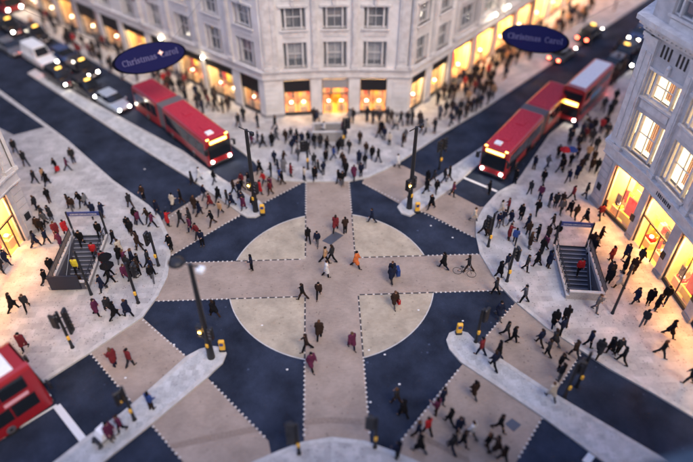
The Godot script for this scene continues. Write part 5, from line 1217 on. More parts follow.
func make_buildings() -> void:
	var gold := lin(1.0, .6, .22)
	# --- the pale store that faces the crossing
	var lf: Array = along([-5.9, -22.6], Vector2(-.75, -.66), [4.1, 4.9, 4.4, 4.9, 4.4, 4.9])
	lf.reverse()
	var rfk: Array = along([8.2, -22.6], Vector2(.67, -.74), [3.6, 4.2])
	var mid := [[-4.6, -22.75], [-.85, -23.0], [2.9, -23.0], [6.65, -22.75]]
	var pts: Array = lf + mid + rfk
	var amber := {"wall": M.amber_wall, "floor": M.orange_floor, "tint": gold, "power": 16.0, "fascia": 1.3, "goods": M.drape, "depth": 3.0}
	var bright := {"wall": M.cream_wall, "floor": M.shop_floor, "tint": lin(1, .74, .36), "power": 26.0, "fascia": .8, "goods": M["cloth red"], "depth": 2.8, "lean": .7}
	var dim := {"wall": M.amber_wall, "floor": M.shop_floor, "tint": gold, "power": 5.0, "fascia": 1.5, "goods": M.drape, "depth": 2.6}
	var door := amber.duplicate(); door.door = true; door.fascia = 1.0; door.pale = true
	var bays := []
	for i in 6: bays.append({"k": "bay", "w": [3.4, 4.0, 3.3, 4.0, 4.2, 2.6][i], "h": 3.95, "uw": 2.4, "shop": [dim, bright, dim, bright, bright, dim][i], "looks": [["empty", "lit_soft"], ["blind", "empty"], ["blind", "blind"]][i % 3]})
	bays += [{"k": "pier"}, {"k": "bay", "w": 2.63, "h": 3.95, "uw": 2.25, "shop": amber, "looks": ["blind", "empty"]}, {"k": "bay", "w": 2.63, "h": 3.95, "uw": 2.25, "shop": door, "looks": ["blind", "blind"]}, {"k": "bay", "w": 2.63, "h": 3.95, "uw": 2.25, "shop": amber, "looks": ["blind", "empty"]}, {"k": "pier"},
		{"k": "bay", "w": 2.5, "h": 3.95, "uw": 2.1, "shop": bright, "looks": ["empty", "blind"]}, {"k": "bay", "w": 3.0, "h": 3.95, "uw": 2.3, "shop": bright, "looks": ["blind", "empty"]}]
	building("corner_store", "pale stone corner store with three amber-lit openings facing the crossing", pts, bays, {"stone": M.stone, "scale": .86, "top": 20.5, "band": [4.28, 4.95], "storeys": [[5.2, 7.75], [9.0, 11.05], [12.4, 14.4]], "arched": 1, "cornice": 15.6,
		"back": [[10, -46], [-20, -52]], "core": [[-22, -43], [-16, -37], [-9.5, -31.5], [-5, -27.6], [7, -27.6], [10, -31], [8, -44]], "floors": [8.3, 11.8]})
	# --- the right-hand store, its concave front lit at the ground floor
	var show1 := {"wall": M.cream_wall, "floor": M.shop_floor, "tint": lin(1, .46, .12), "power": 130.0, "panels": true, "goods": M["cloth red"], "depth": 2.6, "lean": .75, "lamps": 3}
	var show2 := show1.duplicate(); show2.door = true; show2.floor = M.orange_floor; show2.goods = M["cloth orange"]
	var show3 := show1.duplicate(); show3.goods = M["cloth yellow"]
	var rp := [[22.15, -8.35], [22.38, -7.15], [23.45, -3.5], [23.95, .75], [24.2, 4.95], [23.95, 9.15], [23.3, 10.8]]
	rp = rp + along([23.3, 10.8], Vector2(.77, .638), [5, 5, 5]).slice(1)
	var rfl: Array = along([22.15, -8.35], Vector2(.7, -.71), [5, 5, 5, 5])
	rfl.reverse()
	var rpts: Array = rfl + rp.slice(1)
	var rb := []
	for i in 4: rb.append({"k": "bay", "w": 3.4, "h": 4.6, "uw": 2.4, "shop": bright, "looks": ["lit", "blind"]})
	rb += [{"k": "pier", "plate": true}, {"k": "bay", "w": 3.25, "h": 4.6, "uw": 2.95, "shop": show1, "looks": ["lit", "lit", "empty"], "plate": true}, {"k": "bay", "w": 3.35, "h": 4.6, "uw": 2.95, "shop": show2, "looks": ["lit", "lit", "empty"], "plate": true}, {"k": "bay", "w": 3.3, "h": 4.6, "uw": 2.95, "shop": show3, "looks": ["lit", "lit", "empty"], "plate": true}, {"k": "bay", "w": 3.3, "h": 4.6, "uw": 2.95, "shop": show1, "looks": ["lit", "lit", "empty"]}, {"k": "pier"}]
	for i in 3: rb.append({"k": "bay", "w": 3.4, "h": 4.6, "uw": 2.4, "shop": bright, "looks": ["lit", "blind"]})
	var right := building("corner_store", "grey stone corner store with bright display windows and warmly lit upper windows", rpts, rb, {"stone": M.stone2, "top": 22.5, "band": [4.95, 5.75], "storeys": [[6.3, 9.5], [10.7, 12.7], [16.6, 18.6]], "arched": 1, "cornice": 14.95,
		"back": [[52, 18], [52, -16]], "core": [[40, -20], [29, -9.5], [27, -6], [28.5, 2], [28, 9], [33, 15], [46, 16], [48, -15]], "floors": [9.9, 13.4, 16.0]})
	# slotted frieze under the cornice, and the small raised letters over its doorway
	for i in [5, 6, 7]:
		var a := Vector2(rpts[i][0], rpts[i][1]); var b := Vector2(rpts[i + 1][0], rpts[i + 1][1])
		for j in 6:
			var x := a.distance_to(b) / 2 + (j - 2.5) * .36 + (.2 if j > 2 else -.2)
			part("frieze_vent", Mb.new().box(Vector3(x - .08, 13.75, .002), Vector3(x + .08, 14.6, .03)), M.black, right, bay_frame(a, b))
	var da := Vector2(rpts[6][0], rpts[6][1]); var db := Vector2(rpts[7][0], rpts[7][1])
	for j in 9:
		part("letter_stroke", Mb.new().box(Vector3(1.25 + j * .2, 5.2, .162), Vector3(1.25 + j * .2 + (.12 if j % 3 else .07), 5.5, .19)), M.dark_letter, right, bay_frame(da, db))
	# --- the left-hand store, seen almost along its front
	var glowd := show2.duplicate(); glowd.power = 80.0; glowd.erase("panels"); glowd.floor = M.shop_floor; glowd.goods = M.cream_wall
	var lp := [[-23.6, 9.5], [-24.3, 5.2], [-24.5, 1.6], [-24.2, -1.9], [-23.5, -5.35], [-23.15, -6.3]]
	var lfl: Array = along([-23.15, -6.3], Vector2(-.706, -.708), [5, 5, 5, 5])
	var lb := [{"k": "bay", "w": 3.2, "h": 4.6, "shop": bright}, {"k": "bay", "w": 2.5, "h": 4.6, "shop": glowd}, {"k": "bay", "w": 2.5, "h": 4.6, "shop": glowd}, {"k": "bay", "w": 2.7, "h": 4.6, "shop": glowd}, {"k": "pier", "plate": true}]
	for i in 4: lb.append({"k": "bay", "w": 3.4, "h": 4.6, "uw": 2.4, "shop": dim})
	building("corner_store", "grey stone corner store at the picture edge with a glowing doorway", lp + lfl.slice(1), lb, {"stone": M.stone2, "top": 17.0, "band": [4.95, 5.75], "storeys": [[6.3, 9.5], [10.7, 12.7]], "arched": 1, "cornice": 14.95,
		"back": [[-52, -16], [-52, 14]], "core": [[-28, 9], [-28.5, 1], [-27.6, -5], [-33, -11.5], [-40, -18], [-48, -15], [-48, 12]], "floors": [9.9, 13.4]})
	# --- the store under the viewpoint: only the lead-covered ledge of its cornice comes into view
	var bp := [[24.0, 19.3], [15.0, 21.6], [9.2, 23.1], [5.2, 24.6], [0, 25.2], [-5.2, 24.9], [-9.2, 24.0], [-14, 24.5]]
	var bb := []
	for i in 7: bb.append({"k": "bay", "w": minf(3.0, Vector2(bp[i][0], bp[i][1]).distance_to(Vector2(bp[i + 1][0], bp[i + 1][1])) - .5), "h": 4.6, "uw": 1.7, "pilasters": false})
	building("corner_store", "store below the viewpoint, its dark blue ledge crossing the bottom corner", bp, bb, {"stone": M.stone2, "top": 13.6, "band": [4.95, 5.75], "storeys": [[6.3, 9.5], [10.7, 12.7]], "arched": 9, "cornice": 12.7, "ledge": true,
		"back": [[-20, 40], [24, 40]], "core": [[13, 24], [9, 27], [0, 29], [-10, 28], [-16, 36], [20, 36]], "floors": [9.9]})
	# --- terraces farther along the streets
	var row_opt := func(c: float, s: Material, top: float, k: float, pp: Array, n: Vector2) -> Dictionary:
		var a := Vector2(pp[0][0], pp[0][1]); var b := Vector2(pp[-1][0], pp[-1][1])
		var back := [[b.x - n.x * 14, b.y - n.y * 14], [a.x - n.x * 14, a.y - n.y * 14]]
		var ins := (b - a).normalized() * 1.0
		var core := [[a.x + ins.x - n.x * 4, a.y + ins.y - n.y * 4], [b.x - ins.x - n.x * 4, b.y - ins.y - n.y * 4], [b.x - ins.x - n.x * 13, b.y - ins.y - n.y * 13], [a.x + ins.x - n.x * 13, a.y + ins.y - n.y * 13]]
		return {"stone": s, "top": top, "scale": k, "band": [4.5, 5.2], "storeys": [[5.9, 8.3], [9.6, 11.8], [13.0, 15.0]], "arched": c, "back": back, "core": core, "cornice": top - 1.2, "floors": [9.0, 12.4], "seen": 13.0}
	var dl := Vector2(-.75, -.66)
	var nl := Vector2(-.66, .75)
	var end := Vector2(lf[0][0], lf[0][1])
	var names := ["buff stone terrace above the queue of headlights", "brick terrace with golden shopfronts at the far end of the traffic queue", "last grey terrace beyond the traffic queue"]
	var mats := [M.stone2, M.brick, M.stone2]
	for r in 3:
		var q: Array = along([end.x, end.y], dl, [4.6, 4.6, 4.6, 4.6])
		end = Vector2(q[-1][0], q[-1][1])
		q.reverse()
		var rb2 := []
		var hot: Dictionary = bright.duplicate()
		hot.power = [14.0, 45.0, 45.0][r]; hot.tint = gold; hot.fascia = .5
		for i in 4: rb2.append({"k": "bay", "w": 3.7, "h": 4.1, "uw": 2.2, "shop": hot if (i + r) % 2 == 0 or r > 0 else dim, "looks": [["blind", "empty"], ["lit_soft", "blind"]][(i + r) % 2]})
		building("street_terrace", names[r], q, rb2, row_opt.call(1 if r == 0 else 9, mats[r], [21.5, 20.0, 22.0][r], .9, q, nl))
	var dr := Vector2(.67, -.74)
	var nr := Vector2(.74, .67)
	end = Vector2(rfk[-1][0], rfk[-1][1]) + dr * .05
	names = ["grey framed terrace with wide dark windows over golden shopfronts", "stone terrace behind the oval banner with bright shop lamps", "far terrace at the end of the bus street", "farthest brick terrace past the bus street"]
	mats = [M.stone2, M.stone, M.brick, M.stone2]
	for r in 4:
		var q: Array = along([end.x, end.y], dr, [4.8, 4.8, 4.8, 4.8])
		end = Vector2(q[-1][0], q[-1][1])
		var rb3 := []
		var hot: Dictionary = bright.duplicate()
		hot.power = [230.0, 230.0, 130.0, 50.0][r]; hot.tint = lin(1, .52, .17); hot.fascia = .3; hot.wall = M.amber_wall; hot.lean = .95; hot.lamps = 4
		for i in 4: rb3.append({"k": "bay", "w": 4.0, "h": 4.1, "uw": 3.6 if r == 0 else 2.3, "shop": hot, "looks": ["empty", "blind"] if r == 0 else [["blind", "empty"], ["lit_soft", "blind"]][i % 2]})
		building("street_terrace", names[r], q, rb3, row_opt.call(9, mats[r], [21.0, 22.0, 20.5, 21.5][r], .9, q, nr))
	var q1: Array = along([rpts[0][0], rpts[0][1]], Vector2(.7, -.71), [6, 6, 6, 6])
	q1.reverse()
	var q2: Array = along(lfl[-1], Vector2(-.706, -.708), [6, 6, 6, 6])
	for side in 2:
		var q: Array = [q1, q2][side]
		var rb4 := []
		for i in 4: rb4.append({"k": "bay", "w": 4.6, "h": 4.1, "uw": 2.3, "shop": dim, "looks": ["blind", "empty"]})
		building("street_terrace", ["stone terrace hidden behind the bright display windows' store", "stone terrace beyond the picture edge past the glowing doorway"][side], q, rb4, row_opt.call(9, M.stone2, 20.0, .9, q, [Vector2(-.71, -.7), Vector2(.708, -.706)][side]))
	# round lamps on the fronts, a pair of dark red flags
	for l in [[-12.2, 4.2, -28.15, "bright globe lamp on the store front beside the oval banner"], [-17.2, 4.4, -32.5, "globe lamp on the store front above the traffic queue"], [18.6, 6.0, -33.6, "globe lamp over golden shopfronts behind the oval banner"], [20.6, 6.0, -35.9, "second globe lamp over golden shopfronts, farther along the street"]]:
		var g := thing("wall_lamp", l[3], "lamp", Vector3(l[0], l[1], l[2]), 0.0, "globe lamps on the fronts")
		g.position += Vector3(-.2, 0, .25) if l[0] < 0 else Vector3(.25, 0, .25)
		part("globe", Mb.new().ball(Vector3.ZERO, Vector3.ONE * .17, 12, 8), M.lamp_white, g)
		part("bracket", Mb.new().tube(Vector3(0, .1, 0), Vector3(.3 if l[0] < 0 else -.35, .35, -.4), .03, .03, 6), M.iron, g)
		var p := OmniLight3D.new()
		p.name = "globe_light"
		p.light_color = lin(1, .85, .6)
		p.light_energy = .6
		p.light_size = .15
		p.shadow_enabled = true
		p.omni_range = 25.0
		g.add_child(p)
	for f in [[-19.2, 9.4, -34.6, "dark red flag hanging from the store front above the banner"], [-21.0, 8.7, -36.2, "dark red flag hanging beyond the first flag"]]:
		var g := thing("hanging_flag", f[3], "flag", Vector3(f[0], f[1], f[2]), 0.72, "dark red flags over the pavement")
		part("pole", Mb.new().tube(Vector3(0, 0, 0), Vector3(0, 1.5, 2.6), .04, .03, 7), M.iron, g)
		var cl := Mb.new()
		for i in 8:
			var z0 := .9 + i * .2; var z1 := z0 + .2
			var w0 := sin(i * 1.4) * .09; var w1 := sin((i + 1) * 1.4) * .09
			cl.quad(Vector3(w0, z0 * .577, z0), Vector3(w1, z1 * .577, z1), Vector3(w1 * 2, z1 * .577 - 2.3, z1 - .3), Vector3(w0 * 2, z0 * .577 - 2.3, z0 - .3))
			cl.quad(Vector3(w0 + .015, z0 * .577, z0), Vector3(w0 * 2 + .015, z0 * .577 - 2.3, z0 - .3), Vector3(w1 * 2 + .015, z1 * .577 - 2.3, z1 - .3), Vector3(w1 + .015, z1 * .577, z1))
		part("cloth", cl, M["cloth maroon"], g)

# ------------------------------------------------------------------ vehicles (front at the origin, heading +z, wheels on y = 0)
func wheel(t: Node, at: Vector3, r: float, w: float) -> void:
	var s := 1.0 if at.x > 0 else -1.0
	var o := part("wheel", Mb.new().tube(at - Vector3(s * w, 0, 0), at + Vector3(s * .01, 0, 0), r, r, 18), M.rubber, t)
	part("rim", Mb.new().tube(at + Vector3(s * .01, 0, 0), at + Vector3(s * .03, 0, 0), r * .6, r * .52, 14), M.alloy, o)
	part("hub", Mb.new().tube(at + Vector3(s * .03, 0, 0), at + Vector3(s * .06, 0, 0), r * .2, r * .14, 10), M.iron, o)

func shell(m: Mb, z0: float, z1: float, hw: float, y0: float, y1: float, r := .22, rake := 0.0) -> Mb:
	# a rounded coach body from z0 (rear) to z1 (front)
	var secs := []
	for e in [[z0, .90, 0.0], [z0 + .12, 1.0, 0.0], [z1 - .22, 1.0, 0.0], [z1, .86, rake]]:
		var ring := []
		var w: float = hw * (1.0 if e[1] == 1.0 else (hw - .12) / hw)
		for q in [[-w, y0], [w, y0], [w, y1 - r], [w - r * .3, y1 - r * .3], [w - r, y1], [-w + r, y1], [-w + r * .3, y1 - r * .3], [-w, y1 - r]]:
			ring.append(Vector3(q[0], q[1], e[0] - e[2] * (q[1] - y0) / (y1 - y0)))
		secs.append(ring)
	m.loft(secs)
	return m

func side_windows(t: Node, z0: float, z1: float, n: int, hw: float, y0: float, y1: float) -> void:
	var w := (z1 - z0) / n
	for s in [-1, 1]:
		for i in n:
			var a := z0 + i * w + .035
			part("window", Mb.new().box(Vector3(s * (hw - .02), y0, a), Vector3(s * (hw + .012), y1, a + w - .07)), M.dark_glass, t)

func bus_face(t: Node, y_glass: float, y_top: float, hw: float, lit := true) -> void:
	part("windscreen", Mb.new().box(Vector3(-hw + .16, y_glass, -.05), Vector3(hw - .16, y_top, .025)), M.dark_glass, t)
	for s in [-1, 1]:
		part("headlight", Mb.new().tube(Vector3(s * (hw - .38), .72, -.02), Vector3(s * (hw - .38), .72, .04), .14, .13, 12), M.headlight if lit else M.car_white, t)
		part("mirror", Mb.new().bevel(Vector3(s * (hw + .04), 1.75, .1), Vector3(s * (hw + .27), 2.3, .25), .03).box(Vector3(s * (hw - .1), 2.3, .05), Vector3(s * (hw + .1), 2.36, .2)), M.black, t)
		if lit: beam(t, Vector3(s * (hw - .38), .72, .1), .03)
	part("bumper", Mb.new().bevel(Vector3(-hw + .06, .28, -.12), Vector3(hw - .06, .52, .06), .04), M.iron, t)

func beam(t: Node, at: Vector3, e: float) -> void:
	var l := SpotLight3D.new()
	l.name = "headlight_beam"
	l.position = at
	l.rotation = Vector3(.12, PI, 0)
	l.rotation.x = -.14
	l.spot_angle = 32.0
	l.spot_range = 30.0
	l.light_color = lin(1, .93, .8)
	l.light_energy = e
	l.light_size = .1
	l.shadow_enabled = true
	t.add_child(l, true)

func bendy_bus(at: Vector2, h: Vector2, label: String, bend: float, rear_len: float) -> void:
	var t := thing("articulated_bus", label, "bus", Vector3(at.x, .0, at.y), atan2(h.x, h.y), "red buses")
	var hw := 1.27
	part("body", shell(Mb.new(), -8.0, 0, hw, .32, 2.9, .2, .12), M.bus_red, t)
	part("roof_panel", Mb.new().bevel(Vector3(-hw + .2, 2.88, -7.9), Vector3(hw - .2, 2.96, -.35), .05), M.bus_roof, t)
	side_windows(t, -7.7, -.5, 5, hw, 1.25, 2.45)
	bus_face(t, 1.05, 2.42, hw)
	part("destination_display", Mb.new().box(Vector3(-.85, 2.5, -.14), Vector3(.85, 2.76, -.06)), M.display, t)
	part("skirt", Mb.new().box(Vector3(-hw - .012, .34, -7.8), Vector3(hw + .012, .52, -.5)), M.iron, t)
	for d in [-1.1, -4.6]:
		var o := part("door", Mb.new().box(Vector3(hw - .02, .4, d - 1.15), Vector3(hw + .02, 2.5, d)), M.frame, t)
		for k in 2: part("pane", Mb.new().box(Vector3(hw + .019, .55, d - 1.08 + k * .55), Vector3(hw + .03, 2.4, d - .6 + k * .55)), M.dark_glass, o)
	for z in [-2.7, -6.7]:
		for s in [-1, 1]: wheel(t, Vector3(s * (hw - .02), .48, z), .48, .3)
	for z in [-2.2, -5.4]: part("roof_hatch", Mb.new().bevel(Vector3(-.4, 2.96, z - .4), Vector3(.4, 3.03, z + .4), .03), M.bus_roof, t)
	part("roof_pod", Mb.new().bevel(Vector3(-.55, 2.96, -1.4), Vector3(.1, 3.1, -.8), .04), M.bus_white, t)
	for s in [-1, 1]: part("marker_lamp", Mb.new().box(Vector3(s * .95 - .12, 2.9, -.3), Vector3(s * .95 + .12, 2.98, -.2)), M.display, t)
	# the bellows and the rear car swing a little behind the front car
	var pl := Mb.new()
	for i in 7:
		var z := -8.02 - i * .15
		var g := .0 if i % 2 == 0 else .09
		pl.box(Vector3(-hw + .05 + g, .45 + g, z - .15), Vector3(hw - .05 - g, 2.88 - g, z))
	part("bellows", pl, M.bellows, t)
	var r := Transform3D(Basis(Vector3.UP, bend), Vector3(0, 0, -8.45))
	var rear := Mb.new(); rear.xf = r
	part("rear_body", shell(rear, -rear_len, -.62, hw, .32, 2.9, .2), M.bus_red, t)
	var rr := Mb.new(); rr.xf = r
	part("rear_roof_panel", rr.bevel(Vector3(-hw + .2, 2.88, -rear_len + .2), Vector3(hw - .2, 2.96, -.8), .05), M.bus_roof, t)
	for s in [-1, 1]:
		for i in 4:
			var m := Mb.new(); m.xf = r
			part("window", m.box(Vector3(s * (hw - .02), 1.25, -rear_len + .3 + i * (rear_len - 1.1) / 4), Vector3(s * (hw + .012), 2.45, -rear_len + .2 + (i + 1) * (rear_len - 1.1) / 4)), M.dark_glass, t)
		wheel(t, r * Vector3(s * (hw - .02), .48, -rear_len + 2.4), .48, .3)
		var tl := Mb.new(); tl.xf = r
		part("tail_lamp", tl.box(Vector3(s * .95 - .1, .9, -rear_len - .04), Vector3(s * .95 + .1, 1.3, -rear_len + .01)), M.tail, t)

func double_decker(at: Vector2, h: Vector2, label: String, lit := true, L := 10.6) -> void:
	var t := thing("double_decker_bus", label, "bus", Vector3(at.x, .0, at.y), atan2(h.x, h.y), "red buses")
	if L < 9: t.scale = Vector3.ONE * .88
	var hw := 1.26
	part("body", shell(Mb.new(), -L, 0, hw, .3, 4.3, .28, .35), M.bus_red, t)
	part("roof_panel", Mb.new().bevel(Vector3(-hw + .32, 4.28, -L + .3), Vector3(hw - .32, 4.36, -.95), .04), M.bus_white, t)
	side_windows(t, -L + .4, -.75, 6, hw, 2.82, 3.88)
	side_windows(t, -L + 1.0, -.6, 6, hw, 1.1, 2.18)
	for s in [-1, 1]: part("side_stripe", Mb.new().box(Vector3(s * (hw - .002), 2.3, -2.3), Vector3(s * (hw + .016), 2.55, -.9)), M.ad_pale, t)
	part("advert_panel", Mb.new().box(Vector3(hw + .002, 2.2, -L + 3.0), Vector3(hw + .02, 2.75, -2.7)), M.ad_blue, t)
	part("advert_panel", Mb.new().box(Vector3(-hw - .02, 2.2, -L + 3.0), Vector3(-hw - .002, 2.75, -2.7)), M.ad_blue, t)
	bus_face(t, 1.0, 2.1, hw, lit)
	part("upper_windscreen", Mb.new().box(Vector3(-hw + .18, 2.85, -.36), Vector3(hw - .18, 3.75, -.22)), M.dark_glass, t)
	part("destination_display", Mb.new().box(Vector3(-.8, 2.3, -.2), Vector3(.8, 2.7, -.13)), M.display, t)
	for z in [-2.6, -L + 3.0]:
		for s in [-1, 1]: wheel(t, Vector3(s * (hw - .02), .5, z), .5, .3)
	for s in [-1, 1]: part("tail_lamp", Mb.new().box(Vector3(s * 1.0 - .1, .9, -L - .06), Vector3(s * 1.0 + .1, 1.4, -L)), M.tail, t)

func car(at: Vector2, h: Vector2, kind: String, label: String, paint: Material, lamps := true) -> void:
	var called: String = {"taxi": "taxi", "van": "delivery_van", "car": "car"}[kind]
	var t := thing(called, label, called.replace("delivery_", ""), Vector3(at.x, 0, at.y), atan2(h.x, h.y), "vehicles queuing up the street")
	var L: float = {"taxi": 4.5, "van": 5.2, "car": 4.4}[kind]
	var hw: float = {"taxi": .87, "van": .98, "car": .88}[kind]
	var roof: float = {"taxi": 1.78, "van": 2.2, "car": 1.46}[kind]
	var belt: float = {"taxi": 1.12, "van": 1.2, "car": .93}[kind]
	var bonnet: float = {"taxi": 1.02, "van": 1.05, "car": .82}[kind]
	var secs := []
	for e in [[-L, .86, .45, belt - .12], [-L + .15, .97, .24, belt - .02], [-L * .6, 1.0, .22, belt], [-L * .33, 1.0, .22, belt], [-L * .27, 1.0, .22, bonnet + .04], [-.35, .97, .22, bonnet - .08], [-.06, .9, .26, bonnet - .2], [0, .8, .34, bonnet - .32]]:
		var w: float = hw * e[1]
		var a: float = e[2]; var b: float = e[3]
		var ring := []
		for q in [[-w * .94, a], [w * .94, a], [w, a + .14], [w, b - .14], [w * .93, b - .03], [w * .8, b], [-w * .8, b], [-w * .93, b - .03], [-w, b - .14], [-w, a + .14]]: ring.append(Vector3(q[0], q[1], e[0]))
		secs.append(ring)
	part("body", Mb.new().loft(secs), paint, t)
	# greenhouse: raked glass with a painted roof
	var back: float = {"taxi": -L + .35, "van": -L + .05, "car": -L + .45}[kind]
	var front := -L * .29
	var g := []
	for e in [[back, hw * .9, hw * .74, .0], [front, hw * .92, hw * .76, 1.0]]:
		var lean: float = {"taxi": .45, "van": .5, "car": .75}[kind] * (1.0 if e[3] > 0 else -.55)
		g.append([Vector3(-e[1], belt - .03, e[0]), Vector3(e[1], belt - .03, e[0]), Vector3(e[2], roof - .06, e[0] - lean), Vector3(-e[2], roof - .06, e[0] - lean)])
	part("glazing", Mb.new().loft(g), M.dark_glass if kind != "van" else paint, t)
	var r0: float = g[0][2].z; var r1: float = g[1][2].z
	part("roof", Mb.new().bevel(Vector3(-hw * .79, roof - .07, r0 - .04), Vector3(hw * .79, roof, r1 + .06), .06), paint, t)
	if kind == "van": part("windscreen", Mb.new().quad_box(Vector3(-hw * .8, belt + .05, front - .02), Vector3(hw * .8, belt + .05, front - .02), Vector3(hw * .7, roof - .14, front - .43), Vector3(-hw * .7, roof - .14, front - .43), .03), M.dark_glass, t)
	for s in [-1, 1]:
		part("pillar", Mb.new().tube(Vector3(s * hw * .905, belt, (front + back) / 2 - .1), Vector3(s * hw * .76, roof - .05, (front + back) / 2 - .15), .04, .04, 6), paint, t)
		part("door_handle", Mb.new().box(Vector3(s * hw, belt - .2, (front + back) / 2 + .1), Vector3(s * (hw + .02), belt - .16, (front + back) / 2 + .3)), M.steel, t)
		part("mirror", Mb.new().bevel(Vector3(s * hw * .97, belt - .02, front + .1), Vector3(s * (hw + .16), belt + .14, front + .22), .02), paint, t)
		part("headlight", Mb.new().tube(Vector3(s * hw * .66, bonnet - .27, -.05), Vector3(s * hw * .66, bonnet - .27, .03), .11, .1, 12), M.headlight if lamps else M.car_white, t)
		part("tail_lamp", Mb.new().box(Vector3(s * hw * .68 - .12, belt - .4, -L - .012), Vector3(s * hw * .68 + .12, belt - .22, -L + .03)), M.tail, t)
		for z in [-.85, -L + .85]: wheel(t, Vector3(s * (hw - .03), .32, z), .32, .2)
	part("bumper", Mb.new().bevel(Vector3(-hw * .82, .3, -.05), Vector3(hw * .82, .46, .05), .03), M.iron, t)
	part("number_plate", Mb.new().box(Vector3(-.26, .47, .0), Vector3(.26, .58, .03)), M.white_paint, t)
	if kind == "taxi": part("roof_sign", Mb.new().bevel(Vector3(-.3, roof, r1 - .25), Vector3(.3, roof + .14, r1 - .05), .03), M.taxi_sign, t)
	if lamps: beam(t, Vector3(0, bonnet - .27, .1), .3)

func make_vehicles() -> void:
	bendy_bus(Vector2(-9.52, -14.71), Vector2(.62, .785), "red articulated bus waiting at the crossing, crowd before its front", .05, 5.4)
	bendy_bus(Vector2(14.37, -11.8), Vector2(-.62, .785), "red articulated bus stopped at the line beside the island with twin signals", -.03, 6.4)
	double_decker(Vector2(23.9, -20.6), Vector2(-.66, .75), "red double-decker with white roof behind the articulated bus", true, 8.8)
	double_decker(Vector2(-17.75, 9.05), Vector2(.70, -.714), "red double-decker with blue side advert waiting at picture edge", false)
	double_decker(Vector2(-40.6, -50.8), Vector2(.70, .71), "red double-decker far up the traffic queue")
	var d := Vector2(.72, .694)
	var q := [
		[-20.3, -24.3, "car", "silver car with bright headlights behind the articulated bus", M.silver, true],
		[-30.6, -34.2, "van", "pale blue-white van in the traffic queue", M.car_white, true],
		[-27.2, -29.6, "taxi", "black taxi with white headlights next to the island", M.car_black, true],
		[-23.4, -26.9, "taxi", "black taxi just behind the silver car", M.car_black, true],
		[-25.3, -31.6, "taxi", "black taxi with amber roof sign in the kerb lane", M.car_black, true],
		[-28.3, -35.2, "car", "dark blue car in the kerb lane beside the pale van", M.car_blue, false],
		[-35.4, -37.6, "car", "grey car behind the pale van", M.car_grey, false],
		[-37.6, -43.4, "taxi", "black taxi far back in the kerb lane", M.car_black, true],
		[-40.5, -42.6, "car", "silver car far back beside the island end", M.silver, false],
		[-33.4, -40.9, "taxi", "black taxi between the dark blue car and far taxi", M.car_black, false],
	]
	for a in q: car(Vector2(a[0], a[1]), d, a[2], a[3], a[4], a[5])
	var e := Vector2(-.7, .714)
	for a in [[31.6, -30.6, "car", "dark car with headlights behind the white-roofed bus", M.car_grey], [33.9, -33.2, "taxi", "black taxi farther behind the white-roofed bus", M.car_black], [38.0, -38.6, "car", "blue car far along the bus street", M.car_blue], [35.2, -30.9, "taxi", "black taxi in the outer lane by the white-roofed bus", M.car_black], [42.6, -43.0, "taxi", "black taxi at far end of the bus street", M.car_black]]:
		car(Vector2(a[0], a[1]), e, a[2], a[3], a[4], true)
	for a in [[29.6, -36.6, "car", "dark car driving away along the bus street, tail lamps showing", M.car_grey], [34.6, -41.6, "taxi", "black taxi driving away far along the bus street", M.car_black]]:
		car(Vector2(a[0], a[1]), -e, a[2], a[3], a[4], true)
	# far traffic lights at the end of the bus street
	signal_post(39.5, -48.6, 4.0, [[1, 3.4, .8, 2], [1, 2.3, .8, 1]], "far signal post glowing red at the end of bus street", .7, false)
	# pushchair on the island by the lower left signal
	var p := thing("pushchair", "white-covered pushchair on the island beside two plum coats", "pushchair", Vector3(-13.35, .12, 12.45), -.7)
	part("hood", Mb.new().loft([[Vector3(-.35, .45, -.5), Vector3(.35, .45, -.5), Vector3(.32, 1.0, -.4), Vector3(-.32, 1.0, -.4)], [Vector3(-.35, .45, .3), Vector3(.35, .45, .3), Vector3(.32, .95, .1), Vector3(-.32, .95, .1)]]), M.bus_white, p)
	part("seat", Mb.new().bevel(Vector3(-.34, .35, -.5), Vector3(.34, .5, .5), .05), M.black, p)
	part("handle", Mb.new().tube(Vector3(-.3, .6, -.45), Vector3(-.3, 1.05, -.8), .02, .02, 6).tube(Vector3(.3, .6, -.45), Vector3(.3, 1.05, -.8), .02, .02, 6).tube(Vector3(-.3, 1.05, -.8), Vector3(.3, 1.05, -.8), .025, .025, 6), M.iron, p)
	for s in [-1, 1]:
		for z in [-.4, .42]:
			wheel(p, Vector3(s * .33, .14, z), .14, .05)
			part("strut", Mb.new().tube(Vector3(s * .31, .14, z), Vector3(s * .31, .42, z * .6), .018, .018, 6), M.iron, p)
	# bicycle wheeled across the right arm of the crossing
	var b := thing("bicycle", "dark bicycle wheeled across the pale strip by its rider", "bicycle", Vector3(9.75, .012, .15), 1.2)
	for z in [-.52, .52]:
		var o := Mb.new()
		for i in 20:
			var u := TAU * i / 20; var w := TAU * (i + 1) / 20
			o.tube(Vector3(0, .345 + sin(u) * .33, z + cos(u) * .33), Vector3(0, .345 + sin(w) * .33, z + cos(w) * .33), .018, .018, 5)
		var wl := part("wheel", o, M.rubber, b)
		var sp := Mb.new()
		for i in 8: sp.tube(Vector3(0, .345, z), Vector3(0, .345 + sin(TAU * i / 8) * .32, z + cos(TAU * i / 8) * .32), .004, .004, 4)
		part("spokes", sp, M.steel, wl)
	part("frame", Mb.new().tube(Vector3(0, .345, -.52), Vector3(0, .34, -.08), .016, .016, 6).tube(Vector3(0, .34, -.08), Vector3(0, .85, -.2), .018, .018, 6).tube(Vector3(0, .34, -.08), Vector3(0, .8, .36), .02, .02, 6).tube(Vector3(0, .78, -.18), Vector3(0, .86, .35), .02, .02, 6).tube(Vector3(0, .345, .52), Vector3(0, .95, .33), .018, .018, 6).tube(Vector3(0, .345, -.52), Vector3(0, .78, -.18), .014, .014, 6), M.iron, b)
